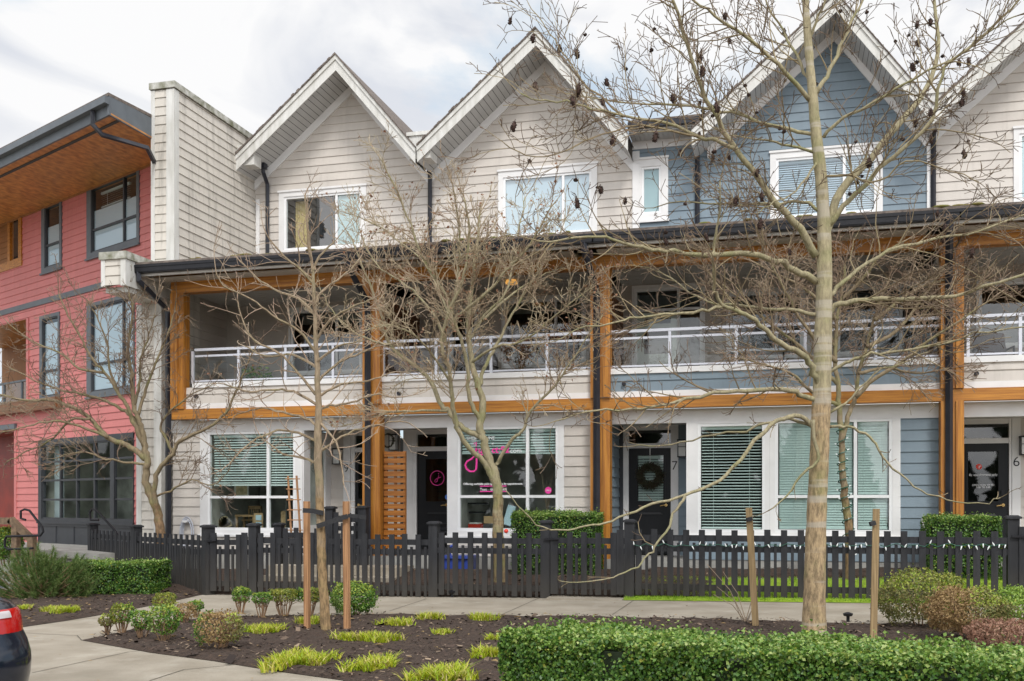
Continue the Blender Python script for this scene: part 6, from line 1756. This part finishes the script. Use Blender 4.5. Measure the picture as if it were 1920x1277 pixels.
for i in range(len(Pt)):
    for k in range(30):
        v = Vector(TR.v[i * 30 + k]); rr2 = v - Pt[i]; low = max(.25, min(1, (3.0 - v.z) / 2.0))
        h = noise.noise(Vector((v.x * 22, v.y * 22, v.z * 9))) * .007 * low + noise.noise(v * 7) * .006 + (.02 * math.exp(-max(0, v.z - gz(v.x)) / .15))
        TR.v[i * 30 + k] = tuple(v + rr2.normalized() * h)
TRo = TR.build('trunk', 'bark_alder', al, smooth=True)
LIMBS = [
 ([(1530, 480), (1500, 430), (1453, 380), (1410, 320), (1374, 273), (1326, 186), (1291, 91), (1263, 0), (1245, -90)], 9.5, 3, -.25),
 ([(1548, 440), (1562, 395), (1576, 356), (1635, 293), (1686, 233), (1734, 170), (1758, 99), (1754, 0), (1750, -90)], 11, 3.5, .2),
 ([(1550, 425), (1585, 385), (1603, 364), (1675, 293), (1746, 226), (1764, 140), (1793, 107), (1873, 40), (1930, -20)], 7.5, 2.5, -.25),
 ([(1518, 188), (1480, 145), (1445, 107), (1382, 59), (1340, 30), (1295, 0), (1250, -30)], 6.5, 2.5, -.4),
 ([(1530, 175), (1550, 140), (1568, 107), (1591, 47), (1619, 0), (1640, -50)], 6.5, 2.5, .3),
 ([(1525, 252), (1480, 243), (1445, 234), (1374, 214), (1318, 202), (1240, 196), (1160, 190), (1062, 175)], 5.5, 1.8, .2),
 ([(1525, 285), (1480, 272), (1437, 265), (1366, 253)], 4.5, 1.8, -.4),
 ([(1378, 278), (1340, 263), (1318, 257), (1239, 230), (1171, 218), (1110, 205), (1062, 190), (1010, 188), (976, 175)], 5.5, 1.8, -.2),
 ([(1171, 218), (1100, 160), (1050, 95), (1020, 45), (990, 5)], 3, 1.2, .2),
 ([(1318, 257), (1200, 236), (1130, 255), (1040, 288), (990, 290), (945, 268)], 3.6, 1.3, -.5),
 ([(1544, 258), (1580, 222), (1635, 194), (1714, 146), (1793, 107), (1850, 60), (1905, 30)], 5, 1.8, -.35),
 ([(1535, 395), (1505, 378), (1437, 382), (1360, 383), (1279, 378), (1225, 390)], 5, 1.6, .25),
 ([(1530, 528), (1500, 510), (1471, 494), (1425, 479), (1370, 475), (1305, 475), (1250, 470), (1207, 464), (1150, 450), (1100, 443), (1010, 452)], 8.5, 2.2, -.35),
 ([(1550, 590), (1568, 573), (1600, 564), (1655, 560), (1758, 558), (1847, 537), (1920, 515), (1980, 500)], 8, 3, -.2),
 ([(1550, 562), (1570, 540), (1591, 520), (1647, 481), (1719, 455), (1817, 436), (1920, 404), (1970, 390)], 6, 2.2, .25),
 ([(1538, 728), (1525, 700), (1510, 669), (1476, 652), (1445, 630), (1416, 601), (1385, 585), (1356, 573), (1342, 550), (1339, 532), (1337, 480), (1339, 464), (1348, 400), (1350, 340)], 8.5, 1.8, -.45),
 ([(1356, 573), (1330, 580), (1279, 588), (1230, 592), (1185, 596), (1140, 608), (1100, 613), (1040, 640)], 5, 1.5, -.1),
 ([(1530, 590), (1500, 583), (1476, 581), (1416, 577), (1365, 572), (1310, 560), (1260, 520), (1200, 500)], 5.5, 1.6, .3),
 ([(1530, 750), (1500, 738), (1467, 731), (1399, 733), (1350, 737), (1313, 742), (1228, 763), (1160, 768), (1100, 771), (1040, 790)], 7.5, 1.8, -.3),
 ([(1553, 698), (1575, 685), (1604, 673), (1650, 664), (1698, 656), (1766, 648), (1826, 626), (1920, 613), (1970, 590)], 5, 1.8, -.25),
 ([(1528, 805), (1502, 781), (1478, 783), (1454, 791), (1428, 814), (1399, 848), (1361, 891), (1315, 917), (1268, 932), (1220, 946), (1179, 965), (1136, 982), (1100, 987), (1064, 995), (1018, 989), (984, 962), (949, 920)], 7, 1.3, -.35),
 ([(1285, 930), (1268, 955), (1255, 985), (1234, 1018), (1217, 1040), (1195, 1062), (1160, 1078), (1120, 1088), (1080, 1091), (1047, 1088)], 4, 1.2, -.2, 'b'),
 ([(1525, 800), (1480, 785), (1435, 793), (1399, 809), (1340, 815), (1277, 831), (1234, 838), (1190, 836)], 5, 1.5, .1),
 ([(1555, 800), (1580, 800), (1601, 803), (1630, 820), (1646, 839), (1664, 867), (1700, 902), (1742, 928), (1794, 941), (1852, 941), (1876, 933)], 4.5, 1.3, -.3),
 ([(1553, 775), (1600, 745), (1640, 700), (1690, 680), (1740, 660)], 4, 1.4, .2),
 ([(1538, 300), (1520, 320), (1490, 360), (1440, 385), (1420, 400)], 4, 1.2, -.6),
 ([(1522, 160), (1500, 120), (1470, 60), (1440, 10), (1420, -40)], 5, 2, .4),
 ([(1516, 80), (1530, 40), (1550, 0), (1570, -50)], 4.5, 2, -.3),
 ([(1538, 330), (1600, 330), (1650, 340), (1700, 300), (1780, 320), (1840, 345)], 3.6, 1.3, -.5),
 ([(1510, -20), (1440, -60), (1380, -110)], 4, 2, 0), ([(1510, -40), (1580, -100), (1650, -150)], 4, 2, .1),
]
GP = []
for it in LIMBS:
    pts, a, c, k = it[:4]; sc = D0 / F
    off = 0
    if len(it) > 4 or pts[0][0] not in range(1505, 1560):      # leaves another limb: start at that limb's depth
        best = None
        for (Lp, Ld) in GP:
            for (q, dpt) in zip(Lp, Ld):
                e = (q[0] - pts[0][0]) ** 2 + (q[1] - pts[0][1]) ** 2
                if best is None or e < best[0]: best = (e, dpt)
        if best and best[0] < 900: off = best[1] - D0
    W3 = px_limb(D0, pts, k, pts[0][0], off=off)
    GP.append((pts, [depth(q) for q in W3]))
    lens = sum((b_ - a_).length for a_, b_ in zip(W3, W3[1:]))
    P, Q = T.limb(W3, a * sc * (.82 if a > 8 else .7), c * sc * .62, 8, 3, .009)
    low = pts[0][1] > 770
    T.dress(P, Q, AC, .12 if lens > 1 else .05, dens=(2.0 if low else None), ln=((.12, .4) if low else None))
# short stub shoots in front of the trunk
P, Q = T.limb(px_limb(D0, [(1524, 787), (1526, 822), (1535, 857), (1523, 874), (1500, 893), (1475, 930), (1440, 958)], 0, 0, off=-.14), .024, .006, 6, 3, .004)
T.dress(P, Q, AC, .5, dens=2.5, ln=(.1, .3))
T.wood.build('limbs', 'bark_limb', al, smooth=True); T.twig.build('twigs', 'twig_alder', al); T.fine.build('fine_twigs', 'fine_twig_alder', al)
# cones hanging from twig ends: shared meshes, one object each
cm = []
for v in range(3):
    r_ = random.Random(v); b = MB(); h = (.10, .075, .03)[v]; w = (.021, .019, .014)[v]
    b.tube([(0, 0, .02), (0, 0, 0)], .003, 4)
    b.ball((0, 0, -h / 2), w, w, h / 2, 8, 7)
    for k in range(46):
        z = -h * r_.random(); a = r_.uniform(0, 6.28); rr2 = w * math.sqrt(max(.05, 1 - (2 * (z + h / 2) / h) ** 2)); d = Vector((math.cos(a), math.sin(a), -.5)); c_ = Vector((math.cos(a) * rr2, math.sin(a) * rr2, z)); b.bar(c_, c_ + d * .009, .010, .004)
    o = b.build('seed_cone', 'cone'); cm.append(o.data); bpy.data.objects.remove(o)
tips = [q for q in T.tips if q[0].z > 3.2 and abs(depth(q[0]) - D0) < 1.8]
T.r.shuffle(tips)
def proj(p):
    d = p - CAM; z = d.dot(FWD); return 960 + F * d.dot(RGT) / z, HOR - F * d.z / z
cnt = 0
for (p, d) in tips:
    x, y = proj(p)
    if not (950 < x < 1915 and 5 < y < 470): continue
    k = T.r.choice((0, 0, 1, 2, 2))
    o = bpy.data.objects.new('seed_cone', cm[k]); C.objects.link(o); o.parent = al; o.location = p - Vector(ORIG[al.name]); o.rotation_euler = (T.r.uniform(-.3, .3), T.r.uniform(-.3, .3), T.r.uniform(0, 6))
    s_ = T.r.uniform(.7, 1.1); o.scale = (s_, s_, s_); ORIG[o.name] = ORIG[al.name]; cnt += 1
    if cnt >= 98: break

def leafy(tree, T, n, size, m='dead_leaf', sel=None):
    r_ = T.r; t = [q[0] for q in T.tips if sel is None or sel(q[0])]
    if not t: return
    P = np.array([np.array(r_.choice(t)) + np.array([r_.gauss(0, .03) for _ in range(3)]) for _ in range(n)])
    V, Q = leaves(P, rng.normal(0, 1, P.shape), size, .8, .7); o = np_mesh('dead_leaves', V, Q, m, tree); o['kind'] = 'stuff'

# ---- maple behind the fence, before the shop
MC = dict(seg=.10, bend=.5, wob=.13, up=.30, rmin=.0041, lev=2, kids=[10, 7], ref=1.0, ang=(22, 60), lift=.10, dens=8, len=(.35, 1.1), r0=.010)
Ym = -1.35
fm = MF(Ym); bb_ = onG(936, 1090)
D1 = (fm.pt(fm.p(936, 1000)[0], 0, 1) - CAM).dot(FWD)
g0 = atD(936, 1000, D1)
mp_ = thing('maple_tree', (g0.x, g0.y, gz(g0.x)), 'bare multi stemmed maple with curled brown leaves before the shop window', 'tree', 'bare street trees')
T = Tree(9); sc = D1 / F
ST = [([(936, 1112), (936, 1040), (935, 990), (933, 940), (930, 898), (917, 859), (906, 825), (900, 800), (905, 761), (897, 725), (884, 680), (880, 637), (879, 598), (885, 540), (893, 470), (900, 400)], 13, 2.6, 0),
      ([(926, 905), (915, 880), (901, 859), (878, 838), (860, 808), (852, 775), (846, 719), (838, 680), (829, 654), (832, 615), (862, 536), (874, 497), (880, 430), (870, 370)], 9, 2.2, -.3),
      ([(906, 822), (890, 813), (862, 798), (840, 770), (829, 761), (806, 713), (772, 682), (730, 646), (716, 592), (695, 540), (680, 500), (655, 440)], 9, 2.0, .2),
      ([(932, 872), (940, 856), (963, 822), (982, 805), (992, 775), (1040, 722), (1068, 682), (1099, 635), (1130, 590)], 6, 1.5, -.25),
      ([(903, 790), (885, 760), (878, 730), (877, 690), (866, 640), (850, 600), (838, 560), (815, 520), (790, 480), (770, 420), (745, 360), (715, 300)], 7, 1.8, -.2),
      ([(897, 725), (912, 680), (935, 640), (960, 590), (990, 540), (1015, 500), (1040, 460), (1060, 410)], 6, 1.5, .25),
      ([(846, 612), (862, 590), (900, 560), (930, 530), (955, 500), (985, 470), (1010, 430), (1040, 380)], 6, 1.6, -.35),
      ([(838, 650), (820, 600), (790, 560), (755, 530), (715, 505), (690, 470), (670, 420)], 5, 1.4, .3),
      ([(846, 609), (850, 570), (858, 520), (862, 470), (858, 410), (850, 350)], 5, 1.5, -.4),
      ([(884, 680), (930, 650), (980, 640), (1030, 600), (1080, 560), (1110, 540)], 4.5, 1.3, -.5),
      ([(846, 719), (800, 650), (760, 620), (720, 610), (680, 620)], 4, 1.2, -.6),
      ([(880, 637), (910, 590), (945, 555), (965, 480), (975, 420), (985, 370)], 5, 1.5, .4),
      ([(730, 646), (700, 640), (660, 620), (620, 580), (600, 540)], 4, 1.2, -.2),
      ([(840, 770), (790, 770), (730, 772), (690, 785), (640, 800)], 4, 1.2, -.3),
      ([(866, 640), (830, 560), (800, 500), (760, 460), (700, 420), (650, 400)], 4.5, 1.3, .5),
      ([(905, 600), (950, 560), (1010, 520), (1060, 500), (1090, 480)], 4.5, 1.3, .5)]
for (pts, a, c, k) in ST:
    tr_ = pts[0][1] > 1100
    P, Q = T.limb(px_limb(D1, pts, k, 0), a * sc * (1 if tr_ else .66), c * sc * .62, 12 if tr_ else 7, 4, .009)
    T.dress(P, Q, MC, .62 if tr_ else .3)
T.wood.build('trunk', 'bark_maple', mp_, smooth=True); T.twig.build('twigs', 'twig_maple', mp_)
leafy(mp_, T, 800, .06)

# ---- tree before the firewall, left
LC = dict(seg=.10, bend=.45, wob=.13, up=.12, rmin=.0041, lev=2, kids=[9, 6], ref=1.0, ang=(22, 60), lift=.06, dens=7, len=(.35, 1.1), r0=.0095)
fm = MF(-.75); D2 = (fm.pt(fm.p(300, 1000)[0], 0, 1) - CAM).dot(FWD); g0 = atD(301, 1000, D2)
lt = thing('street_tree', (g0.x, g0.y, gz(g0.x)), 'bare low forked spreading tree before the red and beige houses', 'tree', 'bare street trees')
T = Tree(17); sc = D2 / F
ST = [([(303, 1110), (303, 1040), (301, 996), (292, 953), (276, 912), (274, 880), (276, 863), (271, 836), (266, 804), (258, 780), (251, 761), (246, 700), (240, 660), (243, 628), (248, 580), (240, 540)], 11.5, 1.8, 0),
      ([(274, 860), (255, 845), (235, 832), (204, 820), (168, 785), (129, 761), (90, 750), (50, 752), (0, 740), (-40, 735)], 9, 2, .15),
      ([(271, 838), (250, 790), (240, 765), (222, 735), (196, 699), (168, 667), (150, 630), (128, 590), (110, 550)], 7, 1.6, -.2),
      ([(266, 804), (240, 775), (215, 760), (180, 745), (130, 735), (80, 720), (20, 690)], 5.5, 1.5, .3),
      ([(296, 975), (290, 922), (297, 883), (325, 851), (337, 828), (391, 800), (423, 773), (446, 726), (462, 687), (480, 650)], 8.5, 1.6, -.2),
      ([(258, 780), (270, 740), (285, 700), (300, 660), (320, 610), (330, 560)], 5, 1.4, .2),
      ([(251, 761), (262, 720), (262, 680), (275, 640), (290, 590)], 4.5, 1.4, -.3),
      ([(325, 851), (310, 820), (300, 800), (320, 770), (360, 740), (400, 720)], 4.5, 1.3, -.1),
      ([(204, 820), (150, 800), (100, 790), (50, 800), (0, 810)], 4.5, 1.4, -.3),
      ([(168, 785), (130, 790), (90, 830), (40, 850), (10, 870)], 4, 1.2, .3),
      ([(276, 870), (240, 868), (200, 860), (150, 850), (100, 860)], 4, 1.2, -.3),
      ([(290, 930), (320, 920), (360, 900), (400, 910), (430, 880)], 3.5, 1.1, -.3),
      ([(196, 699), (150, 690), (110, 660), (60, 640), (10, 600)], 4, 1.3, .3), ([(222, 735), (205, 690), (200, 640), (180, 590), (160, 560)], 4, 1.3, -.3)]
for (pts, a, c, k) in ST:
    tr_ = pts[0][1] > 1100
    P, Q = T.limb(px_limb(D2, pts, k, 0), a * sc * (1 if tr_ else .7), c * sc * .62, 12 if tr_ else 7, 4, .010)
    T.dress(P, Q, LC, .62 if tr_ else .25)
T.wood.build('trunk', 'bark_left', lt, smooth=True); T.twig.build('twigs', 'twig_left', lt)
leafy(lt, T, 90, .06)

# ---- slim staked tree
YC = dict(seg=.09, bend=.9, wob=.10, up=.75, rmin=.0032, lev=2, kids=[5, 3], ref=1.0, ang=(30, 65), lift=.02, dens=5.5, len=(.25, .8), r0=.0085)
b0 = onG(612, 1185); D3 = depth(b0); sc = D3 / F
yt = thing('young_tree', (b0.x, b0.y, gz(b0.x)), 'slim staked young tree with pale upcurved twigs', 'tree', 'bare street trees')
T = Tree(23)
tr_ = [(612, 1192), (608, 1130), (604, 1060), (602, 1000), (600, 950), (598, 880), (596, 820), (597, 780), (595, 690), (592, 620), (590, 570), (586, 510), (580, 460), (575, 410), (572, 365)]
rp_ = [11, 9, 8.5, 8.2, 8, 7.8, 7.5, 6.5, 5, 4.2, 3.6, 3, 2.4, 1.8, 1.2]
P, Q = T.smooth([atD(x, y, D3) for x, y in tr_], [r * sc for r in rp_], 4, .004)
b = MB(); b.tube(P, Q, 12); b.build('trunk', 'bark_young', yt, smooth=True)
T.dress(P, Q, YC, .62)
YL = [([(596, 800), (575, 785), (540, 775), (500, 765), (470, 770), (440, 780)], .3), ([(597, 770), (620, 760), (660, 755), (700, 740), (740, 745)], -.3), ([(592, 740), (560, 700), (520, 660), (480, 640), (455, 600), (445, 560)], -.2),
      ([(594, 720), (620, 690), (655, 670), (700, 650), (740, 600)], .2), ([(592, 660), (560, 620), (510, 590), (470, 560), (420, 535), (405, 510)], -.3), ([(591, 640), (620, 600), (660, 575), (700, 560)], -.3),
      ([(590, 590), (560, 560), (520, 545), (480, 520), (450, 490)], .3), ([(589, 570), (610, 540), (640, 520), (670, 490)], .3), ([(586, 530), (560, 500), (530, 480), (500, 440)], -.3), ([(585, 510), (600, 480), (630, 450)], 0),
      ([(597, 830), (560, 812), (520, 808), (470, 830), (430, 870)], -.3), ([(597, 850), (640, 820), (690, 800), (740, 790), (770, 795)], .3), ([(598, 870), (570, 860), (530, 850), (490, 820)], .3), ([(598, 790), (630, 830), (640, 870), (645, 910)], -.4), ([(596, 760), (550, 735), (510, 730), (470, 735), (420, 720)], -.4), ([(596, 745), (640, 720), (690, 715), (730, 700)], .1), ([(594, 690), (550, 665), (500, 668), (460, 650)], .35), ([(593, 680), (635, 650), (680, 640)], -.4)]
for (pts, k) in YL:
    P, Q = T.limb(px_limb(D3, pts, k, 0), 3.0 * sc, 1.2 * sc, 5, 4, .005)
    T.dress(P, Q, YC, .12)
if T.wood.v: T.wood.build('limbs', 'bark_young', yt)
T.twig.build('twigs', 'twig_young', yt)

# ---- tree wrapped in a light string, in the garden of number 7
DC = dict(seg=.10, bend=.5, wob=.14, up=.05, rmin=.0041, lev=2, kids=[11, 7], ref=1.0, ang=(25, 65), lift=.03, dens=8.5, len=(.35, 1.1), r0=.009)
fm = MF(-1.0); D4 = (fm.pt(fm.p(1590, 1000)[0], 0, 1) - CAM).dot(FWD); g0 = atD(1590, 1000, D4); sc = D4 / F
wt = thing('garden_tree', (g0.x, g0.y, gz(g0.x)), 'bare twiggy tree with light string round its trunk, behind the thick trunk', 'tree', 'bare street trees')
T = Tree(31)
TW = [(1593, 1115), (1592, 1040), (1590, 980), (1584, 930), (1580, 890), (1579, 850), (1577, 800), (1573, 760), (1571, 720), (1566, 660), (1570, 600), (1580, 540), (1585, 490)]
ST = [(TW, 10, 2, 0), ([(1578, 830), (1590, 780), (1604, 745), (1610, 700), (1625, 650), (1640, 600), (1660, 540), (1680, 490)], 5.5, 1.5, .2),
      ([(1571, 720), (1540, 690), (1500, 650), (1450, 610), (1400, 570), (1350, 530)], 5, 1.3, .2), ([(1568, 680), (1530, 640), (1490, 580), (1460, 520), (1440, 480)], 4.5, 1.3, -.2),
      ([(1604, 745), (1640, 710), (1690, 680), (1740, 640), (1800, 600), (1860, 560)], 5, 1.3, -.2), ([(1625, 650), (1680, 620), (1730, 560), (1770, 500), (1800, 450)], 4.5, 1.3, .2),
      ([(1570, 600), (1530, 560), (1490, 530), (1430, 500), (1390, 480)], 4.5, 1.3, .3), ([(1640, 600), (1690, 560), (1750, 530), (1810, 520), (1870, 530)], 4, 1.2, .4), ([(1580, 560), (1620, 520), (1650, 480), (1700, 450)], 4, 1.2, -.3),
      ([(1573, 760), (1530, 740), (1480, 700), (1420, 680), (1370, 670)], 4, 1.2, -.3), ([(1610, 700), (1660, 690), (1720, 700), (1780, 690)], 4, 1.2, .3), ([(1566, 650), (1545, 600), (1540, 540), (1530, 480)], 4, 1.2, .4)]
for (pts, a, c, k) in ST:
    t1 = pts is TW
    P, Q = T.limb(px_limb(D4, pts, k, 0), a * sc, c * sc, 10 if t1 else 6, 4, .007)
    T.dress(P, Q, DC, .72 if t1 else .25)
T.wood.build('trunk', 'bark_left', wt, smooth=True); T.twig.build('twigs', 'twig_dense', wt)
o0 = atD(1590, 985, D4)
ls = thing('string_lights', o0, 'dark wire and white bulbs wound up the garden tree trunk', 'string lights')
b, bb = MB(), MB(); pts = []; P, Q = T.smooth([atD(x, y, D4) for x, y in TW[1:7]], [10 * sc, 9.6 * sc, 9 * sc, 8.6 * sc, 8 * sc, 7.5 * sc], 16)
for i, (p, q) in enumerate(zip(P, Q)):
    a = i * .95; e = p + (RGT * math.cos(a) + FWD * math.sin(a)) * (q + .012); pts.append(e)
    if i % 3 == 0: MB().tube([e, e + (RGT * math.cos(a) + FWD * math.sin(a)) * .03 + UP * .015], [.011, .005], 6).build('bulb', 'bulb', ls)
b.tube(pts, .009, 4); b.build('wire', 'green_wire', ls)

# ---- few dead stalks near the leaning stake
c = onG(1398, 1170); b = MB(); r_ = random.Random(4)
for k in range(7):
    e = c + Vector((r_.uniform(-.5, .25), r_.uniform(-.2, .2), r_.uniform(.25, .75))); b.tube([c + Vector((r_.uniform(-.03, .03), 0, -.02)), c.lerp(e, .5) + Vector((.04, 0, .05)), e], [.006, .004, .003], 4)
tag(b.build('dead_sapling', 'twig_young', origin=tuple(c)), 'thin dead sapling stalks beside the leaning weathered stake', 'plant')
